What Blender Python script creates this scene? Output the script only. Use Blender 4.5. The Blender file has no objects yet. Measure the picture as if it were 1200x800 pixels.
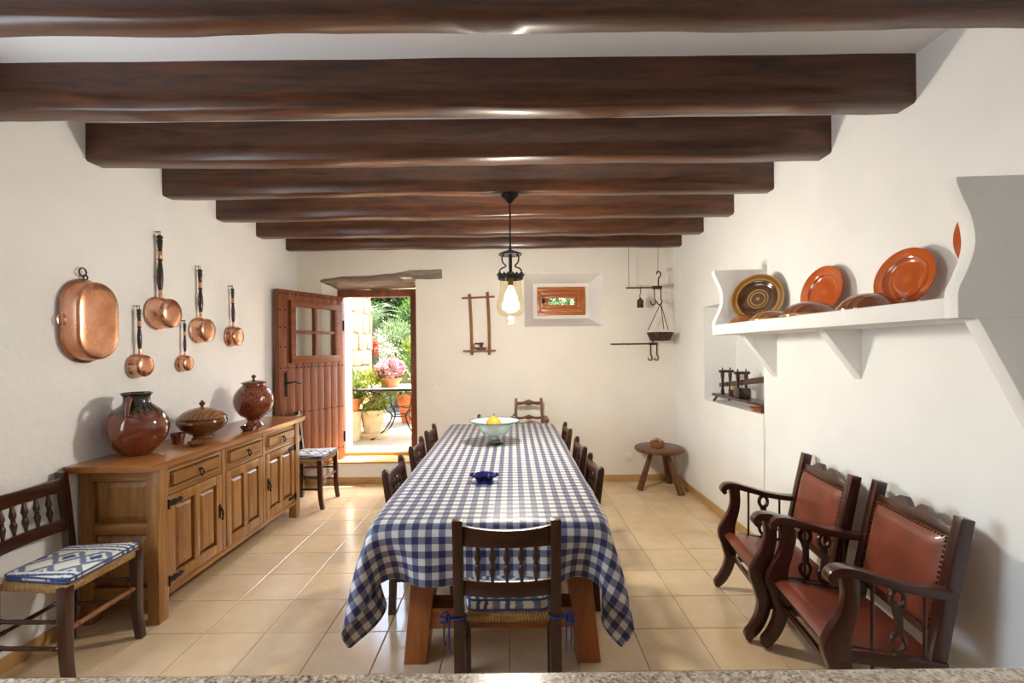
import bpy, bmesh, math, random
import numpy as np
from mathutils import Vector, Matrix, Euler, noise
R = math.radians
rnd = random.Random(7)
scene = bpy.context.scene
C = scene.collection

# ------------------------------------------------------------------ camera, sky, lights, exposure
cd = bpy.data.cameras.new('camera'); cam = bpy.data.objects.new('camera', cd); C.objects.link(cam)
cd.sensor_width = 36.0; cd.lens = 36.0 * 545 / 1200; cd.shift_y = 9 / 1200; cd.clip_start = 0.02
cam.location = (0, 0, 1.515); cam.rotation_euler = (R(90), R(0.6), 0)
scene.camera = cam

w = bpy.data.worlds.new('sky'); scene.world = w; w.use_nodes = True
nt = w.node_tree; nt.nodes.clear()
out = nt.nodes.new('ShaderNodeOutputWorld'); bg = nt.nodes.new('ShaderNodeBackground'); sk = nt.nodes.new('ShaderNodeTexSky')
sk.sky_type = 'NISHITA'; sk.sun_disc = False; sk.sun_elevation = R(58); sk.sun_rotation = R(25); sk.air_density = 1.2; sk.dust_density = 2.0
bg.inputs[1].default_value = 1.25
nt.links.new(sk.outputs[0], bg.inputs[0]); nt.links.new(bg.outputs[0], out.inputs[0])

sd = bpy.data.lights.new('sun', 'SUN'); sd.energy = 16; sd.angle = R(0.6); sd.color = (1, .96, .9)
sun = bpy.data.objects.new('sun', sd); C.objects.link(sun); sun.location = (3, 9, 8)
sdir = Vector((-0.30, -0.30, -0.90))      # direction the sunlight travels: down, into the room, to the left
sun.rotation_euler = sdir.to_track_quat('-Z', 'Y').to_euler()

def area(name, loc, tgt, sx, sy, e, col):
    l = bpy.data.lights.new(name, 'AREA'); l.shape = 'RECTANGLE'; l.size = sx; l.size_y = sy; l.energy = e; l.color = col
    o = bpy.data.objects.new(name, l); C.objects.link(o); o.location = loc
    o.rotation_euler = (Vector(tgt) - Vector(loc)).to_track_quat('-Z', 'Y').to_euler(); return o
# fill light added in an opening invented in the left wall, out of the picture
area('added_left_fill', (-2.60, 1.22, 1.60), (2.0, 1.30, 1.45), 1.25, 1.2, 18, (.88, .95, 1.0))
# daylight portal of the garden door (guides sky sampling only)
pl = area('door_portal', (-1.58, 5.97, 1.2), (-1.58, 3, 1.2), 1.0, 1.95, 1, (1, 1, 1)); pl.data.cycles.is_portal = True

vs = scene.view_settings; vs.view_transform = 'Standard'; vs.look = 'None'; vs.gamma = 1; vs.use_curve_mapping = False; vs.exposure = 0.75

# ------------------------------------------------------------------ materials
def srgb(h):
    h = h.lstrip('#'); v = [int(h[i:i+2], 16) / 255 for i in (0, 2, 4)]
    return tuple(((c / 12.92) if c <= .04045 else ((c + .055) / 1.055) ** 2.4) for c in v) + (1,)
class NT:
    def __init__(s, name):
        s.m = bpy.data.materials.new(name); s.m.use_nodes = True; s.t = s.m.node_tree; s.b = s.t.nodes['Principled BSDF']
    def n(s, ty, **k):
        x = s.t.nodes.new('ShaderNode' + ty)
        for a, b in k.items(): setattr(x, a, b)
        return x
    def l(s, a, b): s.t.links.new(a, b)
    def set(s, **k):
        for a, v in k.items():
            s.b.inputs[a.replace('_', ' ')].default_value = v
    def coord(s, which='Object', scale=(1, 1, 1), rot=(0, 0, 0)):
        tc = s.n('TexCoord'); mp = s.n('Mapping'); mp.inputs['Scale'].default_value = scale; mp.inputs['Rotation'].default_value = rot
        s.l(tc.outputs[which], mp.inputs[0]); return mp.outputs[0]
    def noise(s, vec, scale, detail=4, rough=.55, dist=0):
        x = s.n('TexNoise'); x.inputs['Scale'].default_value = scale; x.inputs['Detail'].default_value = detail
        x.inputs['Roughness'].default_value = rough; x.inputs['Distortion'].default_value = dist
        if vec: s.l(vec, x.inputs['Vector'])
        return x.outputs['Fac']
    def ramp(s, fac, stops, interp='LINEAR'):
        x = s.n('ValToRGB'); cr = x.color_ramp; cr.interpolation = interp
        while len(cr.elements) < len(stops): cr.elements.new(.5)
        for e, (p, c) in zip(cr.elements, stops): e.position = p; e.color = c
        s.l(fac, x.inputs[0]); return x.outputs[0]
    def math(s, op, a, b=None, c=None):
        x = s.n('Math', operation=op)
        for i, v in enumerate((a, b, c)):
            if v is None: continue
            if isinstance(v, (int, float)): x.inputs[i].default_value = v
            else: s.l(v, x.inputs[i])
        return x.outputs[0]
    def mix(s, f, a, b, mode='MIX'):
        x = s.n('Mix', data_type='RGBA', blend_type=mode)
        for i, v in ((0, f), (6, a), (7, b)):
            if isinstance(v, (int, float, tuple)): x.inputs[i].default_value = v
            else: s.l(v, x.inputs[i])
        return x.outputs[2]
    def bump(s, h, strength=.3, dist=.01, prev=None):
        x = s.n('Bump'); x.inputs['Strength'].default_value = strength; x.inputs['Distance'].default_value = dist
        s.l(h, x.inputs['Height'])
        if prev: s.l(prev, x.inputs['Normal'])
        s.l(x.outputs[0], s.b.inputs['Normal']); return x.outputs[0]
    def color(s, c): s.l(c, s.b.inputs['Base Color'])

def plaster(name, col, big=.5, fine=.25):
    t = NT(name); v = t.coord(); a = t.noise(v, 2.2, 5); b = t.noise(v, 14, 6, .6); c = t.noise(v, 60, 4, .6)
    t.color(t.mix(t.ramp(a, [(.35, (0, 0, 0, 1)), (.65, (1, 1, 1, 1))]), col, tuple(x * .955 for x in col[:3]) + (1,)))
    n1 = t.bump(a, big, .03); n2 = t.bump(b, fine, .012, n1); t.bump(c, fine * .6, .003, n2)
    t.set(Roughness=.9); return t.m
WOODV = {}
def wood(name, dark, light, scale=1.0, rough=.42, coat=.15, bump=.12):
    vs_ = []
    for ax in range(3):
        t = NT(name + '_' + 'xyz'[ax]); sc = [9 * scale] * 3; sc[ax] = .9 * scale
        v = t.coord('Object', tuple(sc)); oi = t.n('ObjectInfo')
        ad = t.n('VectorMath', operation='ADD'); t.l(v, ad.inputs[0])
        cx = t.n('CombineXYZ'); r_ = t.math('MULTIPLY', oi.outputs['Random'], 37.0)
        for i in range(3): t.l(r_, cx.inputs[i])
        t.l(cx.outputs[0], ad.inputs[1]); v = ad.outputs[0]
        a = t.noise(v, 1.6, 6, .62, 1.2); b = t.noise(v, 7, 5, .7, .3)
        f = t.math('ADD', t.math('MULTIPLY', a, .72), t.math('MULTIPLY', b, .28))
        mid = tuple((p + q) / 2 for p, q in zip(dark, light))
        t.color(t.ramp(f, [(.32, dark), (.5, mid), (.66, light)]))
        t.bump(f, bump, .006); t.set(Roughness=rough, Coat_Weight=coat, Coat_Roughness=.18); vs_.append(t.m)
    WOODV[name] = vs_; return name
def plain(name, col, rough=.5, metal=0, coat=0, var=.08, nscale=8, bump=0):
    t = NT(name); v = t.coord(); a = t.noise(v, nscale, 5)
    d = tuple(max(0, x * (1 - var)) for x in col[:3]) + (1,); l = tuple(min(1, x * (1 + var)) for x in col[:3]) + (1,)
    t.color(t.ramp(a, [(.35, d), (.65, l)])); t.set(Roughness=rough, Metallic=metal, Coat_Weight=coat, Coat_Roughness=.06)
    if bump: t.bump(a, bump, .004)
    return t.m

M = {}
M['wall'] = plaster('white_plaster', srgb('#f4f2ef'), .15, .08)
M['wall_rough'] = plaster('white_rough_plaster', srgb('#f3f2f1'), .8, .55)
M['wall_back'] = plaster('cream_plaster', srgb('#f2e9dd'), .12, .06)
M['shelf'] = plaster('shelf_plaster', srgb('#f4f1ed'), .5, .3)
M['ceiling'] = plaster('ceiling_plaster', srgb('#f3f1f0'), .3, .15)
M['beam'] = wood('beam_wood', srgb('#1f100a'), srgb('#67391b'), 1.3, .40, .25, .14)
M['dark'] = wood('dark_wood', srgb('#24110a'), srgb('#4b2817'), 1.6, .35, .3)
M['mahogany'] = wood('mahogany_wood', srgb('#210d08'), srgb('#481e11'), 1.6, .28, .45)
M['honey'] = wood('honey_wood', srgb('#70461f'), srgb('#b07d43'), 1.2, .38, .25)
M['honeytop'] = wood('honey_top_wood', srgb('#865024'), srgb('#ad7239'), 1.0, .28, .4)
M['tablewood'] = wood('table_wood', srgb('#7a4019'), srgb('#b56c31'), 1.0, .4, .2)
M['door'] = wood('door_wood', srgb('#5f2f18'), srgb('#95532c'), 1.0, .45, .1)
M['windowwood'] = wood('window_wood', srgb('#9a4a17'), srgb('#c8702a'), 1.0, .4, .2)
M['rustic'] = wood('rustic_wood', srgb('#6f4022'), srgb('#a2683c'), 1.6, .6, 0)
M['lintel'] = wood('weathered_wood', srgb('#574a3f'), srgb('#a89a8a'), .9, .8, 0, .6)
M['stoolwood'] = wood('stool_wood', srgb('#4a2814'), srgb('#7d4c28'), 1.4, .42, .15)
M['copper'] = None
t = NT('copper'); v = t.coord(); a = t.noise(v, 5, 5); b = t.noise(v, 26, 3)
t.color(t.ramp(a, [(.3, srgb('#b5775a')), (.5, srgb('#d39a7a')), (.7, srgb('#e6b8a0'))])); t.set(Metallic=1.0)
t.l(t.ramp(a, [(.3, (.34,) * 3 + (1,)), (.7, (.22,) * 3 + (1,))]), t.b.inputs['Roughness']); t.bump(b, .12, .004); M['copper'] = t.m
M['iron'] = plain('black_iron', srgb('#1d1a19'), .45, .6)
M['rusty'] = plain('rusty_iron', srgb('#4a352b'), .65, .5, 0, .3, 20, .2)
M['chrome'] = plain('bright_metal', srgb('#cfcfcf'), .2, 1)
M['blackwood'] = plain('black_turned_wood', srgb('#2a1412'), .3, 0, .4, .2)
M['brownglaze'] = plain('red_brown_glaze', srgb('#5f2a17'), .12, 0, .6, .25, 5)
M['terracotta'] = plain('terracotta', srgb('#c06a3c'), .75, 0, 0, .15, 12)
M['terracotta_glaze'] = plain('orange_glaze', srgb('#b4501c'), .16, 0, .5, .14, 9)
M['cream_pot'] = plain('cream_clay', srgb('#b5a27e'), .8, 0, 0, .12, 8)
M['soil'] = plain('soil', srgb('#3b2a1d'), .95, 0, 0, .3, 40, .5)
M['white_plastic'] = plain('white_plastic', srgb('#eee7da'), .4)
M['lemon'] = plain('yellow_peel', srgb('#d38d1c'), .45, 0, .1, .15, 14, .1)
M['brass'] = plain('brass_nails', srgb('#6b4a24'), .35, .9)
M['bluecord'] = plain('blue_tape', srgb('#20336c'), .8)
M['straw'] = plain('straw', srgb('#c9a877'), .8, 0, 0, .2, 20)
M['shadowgap'] = plain('dark_gap', srgb('#2c1a10'), .9)
M['stone_path'] = plain('terrace_stone', srgb('#9a8f7c'), .85, 0, 0, .12, 3, .3)
M['trunk'] = plain('tree_bark', srgb('#6a5138'), .9, 0, 0, .3, 10, .5)
# big jug: dark green glaze on the shoulder, red-brown below
t = NT('jug_glaze'); v = t.coord(); sx = t.n('SeparateXYZ'); t.l(v, sx.inputs[0]); a = t.noise(v, 7, 5)
ang = t.math('ARCTAN2', sx.outputs[1], sx.outputs[0]); wv = t.math('SINE', t.math('MULTIPLY_ADD', ang, 26.0, t.math('MULTIPLY', sx.outputs[2], 40.0)))
right = t.math('GREATER_THAN', t.math('ADD', sx.outputs[0], t.math('MULTIPLY', sx.outputs[1], .4)), -.01)
zz = t.math('ADD', t.math('ADD', sx.outputs[2], t.math('MULTIPLY', a, .06)), t.math('MULTIPLY', t.math('MULTIPLY', wv, right), .022))
f = t.ramp(zz, [(.27, (0, 0, 0, 1)), (.30, (1, 1, 1, 1))])
t.color(t.mix(f, t.ramp(a, [(.3, srgb('#4f2312')), (.7, srgb('#7d3c1f'))]), srgb('#222419'))); t.set(Roughness=.1, Coat_Weight=.7, Coat_Roughness=.04); M['jug'] = t.m
t = NT('speckled_brown_glaze'); v = t.coord(); vo = t.n('TexVoronoi'); vo.inputs['Scale'].default_value = 75; t.l(v, vo.inputs[0])
t.color(t.ramp(vo.outputs[0], [(.25, srgb('#4a1c0e')), (.55, srgb('#7c3a1e'))])); t.set(Roughness=.12, Coat_Weight=.6, Coat_Roughness=.05); t.bump(vo.outputs[0], .3, .006); M['speckle'] = t.m
t = NT('tureen_glaze'); v = t.coord(); a = t.noise(v, 9, 5); t.color(t.ramp(a, [(.3, srgb('#46260f')), (.7, srgb('#7a4a24'))])); t.set(Roughness=.15, Coat_Weight=.5); M['tureen'] = t.m
t = NT('streaked_lid_glaze'); v = t.coord(); wv = t.n('TexWave'); wv.inputs['Scale'].default_value = 12; wv.inputs['Distortion'].default_value = 6; t.l(v, wv.inputs[0])
t.color(t.ramp(wv.outputs[0], [(.2, srgb('#6f4426')), (.8, srgb('#8f6238'))])); t.set(Roughness=.2, Coat_Weight=.4); M['streak'] = t.m
# ringed glaze plates: rings by radius in object space (x, y plane)
def ringed(name, stops, scale):
    t = NT(name); v = t.coord(); sx = t.n('SeparateXYZ'); t.l(v, sx.inputs[0])
    r2 = t.math('SQRT', t.math('ADD', t.math('POWER', sx.outputs[0], 2.0), t.math('POWER', sx.outputs[1], 2.0)))
    rr = t.math('ADD', t.math('MULTIPLY', r2, 1 / scale), t.math('MULTIPLY_ADD', t.noise(v, 16, 4), .05, -.025))
    t.color(t.ramp(rr, stops)); t.set(Roughness=.14, Coat_Weight=.5, Coat_Roughness=.05); return t.m
db, go, gd = srgb('#4a2a10'), srgb('#b08a3c'), srgb('#8a5a20')
M['plate_ring'] = ringed('ringed_brown_glaze', [(.0, go), (.06, gd), (.1, db), (.24, db), (.27, go), (.31, db), (.35, db), (.38, go), (.41, db), (.76, db), (.8, go), (.84, gd), (.93, srgb('#6a4216')), (1., go)], .17)
M['plate_orange'] = ringed('orange_plate_glaze', [(.0, srgb('#c9662a')), (.2, srgb('#b4521e')), (.62, srgb('#b9561f')), (.66, srgb('#8e3a12')), (.72, srgb('#c05d24')), (.98, srgb('#b5521d')), (1., srgb('#8e3f16'))], .15)
M['bowl_brown'] = ringed('bowl_outside_glaze', [(.0, srgb('#7d4322')), (.4, srgb('#8b5130')), (.9, srgb('#7c4525')), (.96, srgb('#b08a4a')), (1., srgb('#b8934f'))], .145)
M['bowl_amber'] = ringed('amber_bowl_glaze', [(.0, srgb('#a86c33')), (.5, srgb('#9b5e28')), (.9, srgb('#8a4f1e')), (.96, srgb('#bd9650')), (1., srgb('#c29a55'))], .127)
# leather
t = NT('red_brown_leather'); v = t.coord(); a = t.noise(v, 5, 5); vo = t.n('TexVoronoi'); vo.inputs['Scale'].default_value = 260; t.l(v, vo.inputs[0])
t.color(t.ramp(a, [(.3, srgb('#5e2818')), (.7, srgb('#853f28'))])); t.set(Roughness=.38, Coat_Weight=.15); t.bump(vo.outputs[0], .12, .002); M['leather'] = t.m
# rush
t = NT('woven_rush'); v = t.coord('Object', (1, 1, 1)); a = t.noise(t.coord('Object', (14, 120, 30)), 1.5, 4); 
t.color(t.ramp(a, [(.3, srgb('#7d5c33')), (.7, srgb('#c09a62'))])); t.set(Roughness=.8); t.bump(a, .6, .01); M['rush'] = t.m
# ikat cushion cloth (object space of the seat: x across, y front to back)
t = NT('ikat_cloth'); v = t.coord(); sx = t.n('SeparateXYZ'); t.l(v, sx.inputs[0])
n1 = t.noise(t.coord('Object', (14, 130, 30)), 1.0, 3); n2 = t.noise(t.coord('Object', (60, 60, 60)), 1.0, 2)
xx = t.math('ADD', t.math('MULTIPLY', sx.outputs[0], 6.3), t.math('MULTIPLY_ADD', n1, .16, -.08))
yy = t.math('MULTIPLY', sx.outputs[1], 7.5)
fx = t.math('PINGPONG', xx, .5); fy = t.math('PINGPONG', t.math('ADD', yy, t.math('MULTIPLY', n2, .12)), .5)
dia = t.math('ADD', t.math('MULTIPLY', fx, 1.2), fy)
dd = t.ramp(dia, [(.22, (1, 1, 1, 1)), (.26, (0, 0, 0, 1)), (.36, (0, 0, 0, 1)), (.40, (.85,) * 3 + (1,)), (.60, (.85,) * 3 + (1,)), (.66, (0, 0, 0, 1))])
st = t.math('GREATER_THAN', t.math('FRACT', t.math('MULTIPLY', xx, 5.0)), .52)
band = t.math('GREATER_THAN', t.math('PINGPONG', t.math('ADD', xx, .25), 1.0), .64)
ff = t.mix(band, dd, st)
t.color(t.mix(ff, srgb('#dcd8cd'), srgb('#41547a'))); t.set(Roughness=.9); t.bump(n1, .2, .002); M['ikat'] = t.m
M['welt'] = plain('blue_piping', srgb('#3a4c7c'), .8)
# gingham
t = NT('blue_gingham'); tc = t.n('TexCoord'); sx = t.n('SeparateXYZ'); t.l(tc.outputs['UV'], sx.inputs[0])
P = .0585
su = t.math('GREATER_THAN', t.math('FRACT', t.math('MULTIPLY', sx.outputs[0], 1 / P)), .5)
sv = t.math('GREATER_THAN', t.math('FRACT', t.math('MULTIPLY', sx.outputs[1], 1 / P)), .5)
s2 = t.math('MULTIPLY', t.math('ADD', su, sv), .5)
t.color(t.ramp(s2, [(0, srgb('#d6d2ca')), (.5, srgb('#77798d')), (1., srgb('#2a2c56'))]))
nz = t.noise(t.coord('Object'), 9, 4, .5); n3 = t.noise(t.coord('Object', (3, 10, 3)), 3, 3); nb = t.bump(n3, .35, .012); t.bump(nz, .1, .006, nb)
t.set(Roughness=.42); M['gingham'] = t.m
# granite
t = NT('speckled_granite'); v = t.coord(); vo = t.n('TexVoronoi'); vo.inputs['Scale'].default_value = 210; t.l(v, vo.inputs[0])
vo2 = t.n('TexVoronoi'); vo2.inputs['Scale'].default_value = 120; t.l(v, vo2.inputs[0])
sp = t.n('SeparateColor'); t.l(vo.outputs['Color'], sp.inputs[0]); sp2 = t.n('SeparateColor'); t.l(vo2.outputs['Color'], sp2.inputs[0])
c1 = t.ramp(sp.outputs[0], [(.0, srgb('#4a4038')), (.14, srgb('#8a7560')), (.3, srgb('#c4b39c')), (.55, srgb('#d9cfc0')), (.8, srgb('#a98c6c')), (.95, srgb('#e9e4da'))], 'CONSTANT')
c2 = t.ramp(sp2.outputs[1], [(.0, srgb('#7b6450')), (.35, srgb('#cdbfab')), (.7, srgb('#b39a7c'))], 'CONSTANT')
t.color(t.mix(.4, c1, c2)); t.set(Roughness=.25, Coat_Weight=.3); M['granite'] = t.m
# floor tile, warm cream-ochre with a slight change from tile to tile
t = NT('ceramic_floor_tile'); oi = t.n('ObjectInfo'); g = t.n('NewGeometry'); a = t.noise(g.outputs['Position'], 3.5, 5); b = t.noise(g.outputs['Position'], 11, 5)
c = t.ramp(t.math('ADD', t.math('MULTIPLY', a, .7), t.math('MULTIPLY', b, .3)), [(.35, srgb('#d3b58f')), (.65, srgb('#dfc8a6'))])
hs = t.n('HueSaturation'); t.l(t.math('MULTIPLY_ADD', oi.outputs['Random'], .08, .96), hs.inputs['Value']); t.l(c, hs.inputs['Color'])
t.color(hs.outputs[0]); t.set(Roughness=.17); M['tile'] = t.m
M['grout'] = plain('tile_grout', srgb('#a08a6c'), .9)
M['skirting'] = plain('skirting_tile', srgb('#c39a60'), .3, 0, 0, .08, 5)
# glass
def glass(name, col, rough=0.0, ior=1.45, shadow=True):
    t = NT(name); t.set(Base_Color=col, Roughness=rough, IOR=ior, Transmission_Weight=1.0); return t.m
def thinglass(name, tint, refl=1.0):   # single thin pane: tinted see-through plus fresnel gloss
    t = NT(name); tr = t.n('BsdfTransparent'); tr.inputs[0].default_value = tint; gl = t.n('BsdfGlossy'); gl.inputs['Roughness'].default_value = .02
    lw = t.n('LayerWeight'); lw.inputs[0].default_value = .5; mx = t.n('MixShader'); t.l(t.math('MULTIPLY_ADD', t.math('POWER', lw.outputs['Facing'], 4.0), .6 * refl, .04), mx.inputs[0])
    t.l(tr.outputs[0], mx.inputs[1]); t.l(gl.outputs[0], mx.inputs[2]); t.l(mx.outputs[0], t.t.nodes['Material Output'].inputs[0]); return t.m
M['glass'] = thinglass('window_glass', (.97, .985, .98, 1))
M['greenglass'] = glass('pale_green_glass', (.74, .88, .83, 1), .12); M['greenglass'].node_tree.nodes['Principled BSDF'].inputs['Transmission Weight'].default_value = .5
M['tealglass'] = glass('teal_glass_edge', srgb('#4c8f9c'), .05)
M['smokeglass'] = glass('smoky_glass', srgb('#5c6468'), .08)
M['cobalt'] = glass('cobalt_glass', srgb('#16268a'), .03)
M['lampglass'] = thinglass('amber_lamp_glass', (.98, .945, .79, 1))
t = NT('lit_bulb'); t.set(Emission_Color=(1, .80, .42, 1), Emission_Strength=60.0); M['bulb'] = t.m
# stone and leaves
t = NT('sandstone'); oi = t.n('ObjectInfo'); v = t.coord(); a = t.noise(v, 9, 6, .65); b = t.noise(v, 40, 4)
c = t.ramp(a, [(.3, srgb('#7d6240')), (.55, srgb('#a3875c')), (.75, srgb('#bda478'))])
hs = t.n('HueSaturation'); t.l(t.math('MULTIPLY_ADD', oi.outputs['Random'], .3, .82), hs.inputs['Value']); t.l(c, hs.inputs['Color'])
t.color(hs.outputs[0]); t.set(Roughness=.95); t.bump(a, .7, .02); M['stone'] = t.m
def leafmat(name, a, b, tr=.35):
    t = NT(name); n = t.noise(t.coord(), 6, 3); c = t.ramp(n, [(.35, a), (.65, b)]); t.color(c); t.set(Roughness=.5)
    tl = t.n('BsdfTranslucent'); t.l(c, tl.inputs[0]); mx = t.n('MixShader'); mx.inputs[0].default_value = tr
    t.l(t.b.outputs[0], mx.inputs[1]); t.l(tl.outputs[0], mx.inputs[2]); t.l(mx.outputs[0], t.t.nodes['Material Output'].inputs[0]); return t.m
M['leaf_dark'] = leafmat('dark_green_leaf', srgb('#22320f'), srgb('#43591f'))
M['leaf_mid'] = leafmat('mid_green_leaf', srgb('#34501a'), srgb('#6a8436'))
M['leaf_lime'] = leafmat('lime_leaf', srgb('#667d24'), srgb('#a0a640'))
M['leaf_grey'] = leafmat('grey_green_leaf', srgb('#5a7040'), srgb('#939f6c'))
M['petal_pink'] = leafmat('pink_petal', srgb('#b85c6c'), srgb('#dfa0a4'))
M['petal_red'] = leafmat('red_petal', srgb('#b01f1c'), srgb('#d83a2c'))
# beige top of iron table
M['slate'] = plain('pale_stone_top', srgb('#c9c6c0'), .5)

# ------------------------------------------------------------------ mesh helpers
def rotM(ax, deg): return Matrix.Rotation(R(deg), 4, ax)
def cr(pts, n=6, closed=False):
    P_ = [Vector(p) for p in pts]; res = []
    N = len(P_); rng = N if closed else N - 1
    for i in range(rng):
        if closed: a, b, c, d = P_[(i - 1) % N], P_[i], P_[(i + 1) % N], P_[(i + 2) % N]
        else: a, b, c, d = P_[max(i - 1, 0)], P_[i], P_[i + 1], P_[min(i + 2, N - 1)]
        for k in range(n):
            t_ = k / n
            res.append(.5 * ((2 * b) + (c - a) * t_ + (2 * a - 5 * b + 4 * c - d) * t_ ** 2 + (3 * b - a - 3 * c + d) * t_ ** 3))
    if not closed: res.append(P_[-1].copy())
    return res
class MB:
    def __init__(s): s.v = []; s.f = []; s.uv = None
    def add(s, vs_, fs, mat=None):
        o = len(s.v)
        for p in vs_:
            p = Vector(p); s.v.append(mat @ p if mat else p)
        s.f += [tuple(i + o for i in f) for f in fs]; return s
    def box(s, c, d, mat=None):
        x, y, z = c; a, b, e = d[0] / 2, d[1] / 2, d[2] / 2
        vs_ = [(x + i * a, y + j * b, z + k * e) for k in (-1, 1) for j in (-1, 1) for i in (-1, 1)]
        return s.add(vs_, [(0, 2, 3, 1), (4, 5, 7, 6), (0, 1, 5, 4), (2, 6, 7, 3), (0, 4, 6, 2), (1, 3, 7, 5)], mat)
    def bx(s, x0, x1, y0, y1, z0, z1, mat=None): return s.box(((x0 + x1) / 2, (y0 + y1) / 2, (z0 + z1) / 2), (x1 - x0, y1 - y0, z1 - z0), mat)
    def hexa(s, b4, t4, mat=None):   # bottom quad, top quad (same winding)
        return s.add(list(b4) + list(t4), [(3, 2, 1, 0), (4, 5, 6, 7)] + [(i, (i + 1) % 4, (i + 1) % 4 + 4, i + 4) for i in range(4)], mat)
    def rings(s, rs, closed=True, cap=True, mat=None):
        n = len(rs[0]); vs_ = [p for r in rs for p in r]; fs = []
        for i in range(len(rs) - 1):
            for j in range(n if closed else n - 1):
                a = i * n + j; b = i * n + (j + 1) % n; fs.append((a, b, b + n, a + n))
        if cap and closed: fs.append(tuple(range(n - 1, -1, -1))); fs.append(tuple((len(rs) - 1) * n + j for j in range(n)))
        return s.add(vs_, fs, mat)
    def sweep(s, secs, mat=None):    # rectangular sections (x, y, z, wx, wy)
        return s.rings([[(x - a / 2, y - b / 2, z), (x + a / 2, y - b / 2, z), (x + a / 2, y + b / 2, z), (x - a / 2, y + b / 2, z)] for x, y, z, a, b in secs], mat=mat)
    def lathe(s, prof, n=32, mat=None, cap=True, sx=1, sy=1):
        return s.rings([[(r * sx * math.cos(2 * math.pi * j / n), r * sy * math.sin(2 * math.pi * j / n), z) for j in range(n)] for r, z in prof], cap=cap, mat=mat)
    def tube(s, pts, r, n=8, mat=None, closed=False):
        pts = [Vector(p) for p in pts]; N = len(pts); rs = []; up = None
        for i, p in enumerate(pts):
            if closed: d = pts[(i + 1) % N] - pts[i - 1]
            else: d = pts[min(i + 1, N - 1)] - pts[max(i - 1, 0)]
            d.normalize()
            if up is None: up = d.orthogonal().normalized()
            up = (up - d * up.dot(d)).normalized(); q = d.cross(up); rr = r[i] if isinstance(r, (list, tuple)) else r
            rs.append([p + (up * math.cos(2 * math.pi * j / n) + q * math.sin(2 * math.pi * j / n)) * rr for j in range(n)])
        if closed: rs.append(rs[0]); return s.rings(rs, cap=False, mat=mat)
        return s.rings(rs, mat=mat)
    def prism(s, poly, h0, h1, fn):  # fn(u, v, h) -> point; poly convex or not
        n = len(poly); vs_ = [fn(u, v, h0) for u, v in poly] + [fn(u, v, h1) for u, v in poly]
        return s.add(vs_, [tuple(range(n - 1, -1, -1)), tuple(range(n, 2 * n))] + [(i, (i + 1) % n, (i + 1) % n + n, i + n) for i in range(n)])
    def ribbon(s, pts, ws, h0, h1, fn, sub=5):  # variable width strip along a smooth 2D centreline, extruded h0..h1
        c = cr([(p[0], p[1], w_) for p, w_ in zip(pts, ws)], sub); secs = []
        for i, p in enumerate(c):
            d = c[min(i + 1, len(c) - 1)] - c[max(i - 1, 0)]; d = Vector((d[0], d[1])).normalized(); q = Vector((-d[1], d[0])); w_ = p[2] / 2
            a = (p[0] + q[0] * w_, p[1] + q[1] * w_); b = (p[0] - q[0] * w_, p[1] - q[1] * w_)
            secs.append([fn(a[0], a[1], h0), fn(b[0], b[1], h0), fn(b[0], b[1], h1), fn(a[0], a[1], h1)])
        return s.rings(secs)
    def sphere(s, c, r, n=16, m=10, mat=None):
        rx, ry, rz = (r, r, r) if isinstance(r, (int, float)) else r
        prof = [[(c[0] + rx * math.sin(math.pi * (i + .02) / (m + .04)) * math.cos(2 * math.pi * j / n), c[1] + ry * math.sin(math.pi * (i + .02) / (m + .04)) * math.sin(2 * math.pi * j / n), c[2] - rz * math.cos(math.pi * (i + .02) / (m + .04))) for j in range(n)] for i in range(m + 1)]
        return s.rings(prof, mat=mat)
    def mesh(s, name, bevel=0, seg=2, ang=45, sharp=38):
        me = bpy.data.meshes.new(name); me.from_pydata([tuple(p) for p in s.v], [], s.f)
        bm = bmesh.new(); bm.from_mesh(me)
        bmesh.ops.recalc_face_normals(bm, faces=bm.faces)
        if bevel:
            es = [e for e in bm.edges if len(e.link_faces) == 2 and e.calc_face_angle(0) > R(ang)]
            bmesh.ops.bevel(bm, geom=es, offset=bevel, segments=seg, affect='EDGES', clamp_overlap=True, profile=.6)
        bm.to_mesh(me); bm.free()
        me.polygons.foreach_set('use_smooth', [True] * len(me.polygons))
        if sharp: me.set_sharp_from_angle(angle=R(sharp))
        return me
def longest(me):
    if not len(me.vertices): return 0
    a = np.empty(len(me.vertices) * 3, np.float32); me.vertices.foreach_get('co', a); a = a.reshape(-1, 3); return int(np.argmax(a.max(0) - a.min(0)))
def setmat(me, m, axis=None):
    mat = WOODV[m][longest(me) if axis is None else axis] if isinstance(m, str) else m
    me.materials.clear(); me.materials.append(mat)
def obj(name, mb, m, parent=None, bevel=0, axis=None, label=None, sharp=38, loc=None, seg=2, kind=None):
    me = mb if isinstance(mb, bpy.types.Mesh) else mb.mesh(name, bevel, seg, sharp=sharp)
    if m is not None: setmat(me, m, axis)
    o = bpy.data.objects.new(name, me); C.objects.link(o)
    if parent: o.parent = parent
    if loc: o.location = loc
    if label: o['label'] = label
    if kind: o['kind'] = kind
    return o
def tag(o, label, cat, group=None):
    o['label'] = label; o['category'] = cat
    if group: o['group'] = group
    return o
def thing(name, label, cat, loc=(0, 0, 0), rz=0, group=None):
    o = bpy.data.objects.new(name, None); C.objects.link(o); o.empty_display_size = .1
    o.location = loc; o.rotation_euler = (0, 0, rz); return tag(o, label, cat, group)
def struct(name, mb, m, label=None, bevel=0, axis=None, parent=None):
    o = obj(name, mb, m, parent, bevel, axis, label)
    if not parent: o['kind'] = 'structure'
    return o
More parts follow.
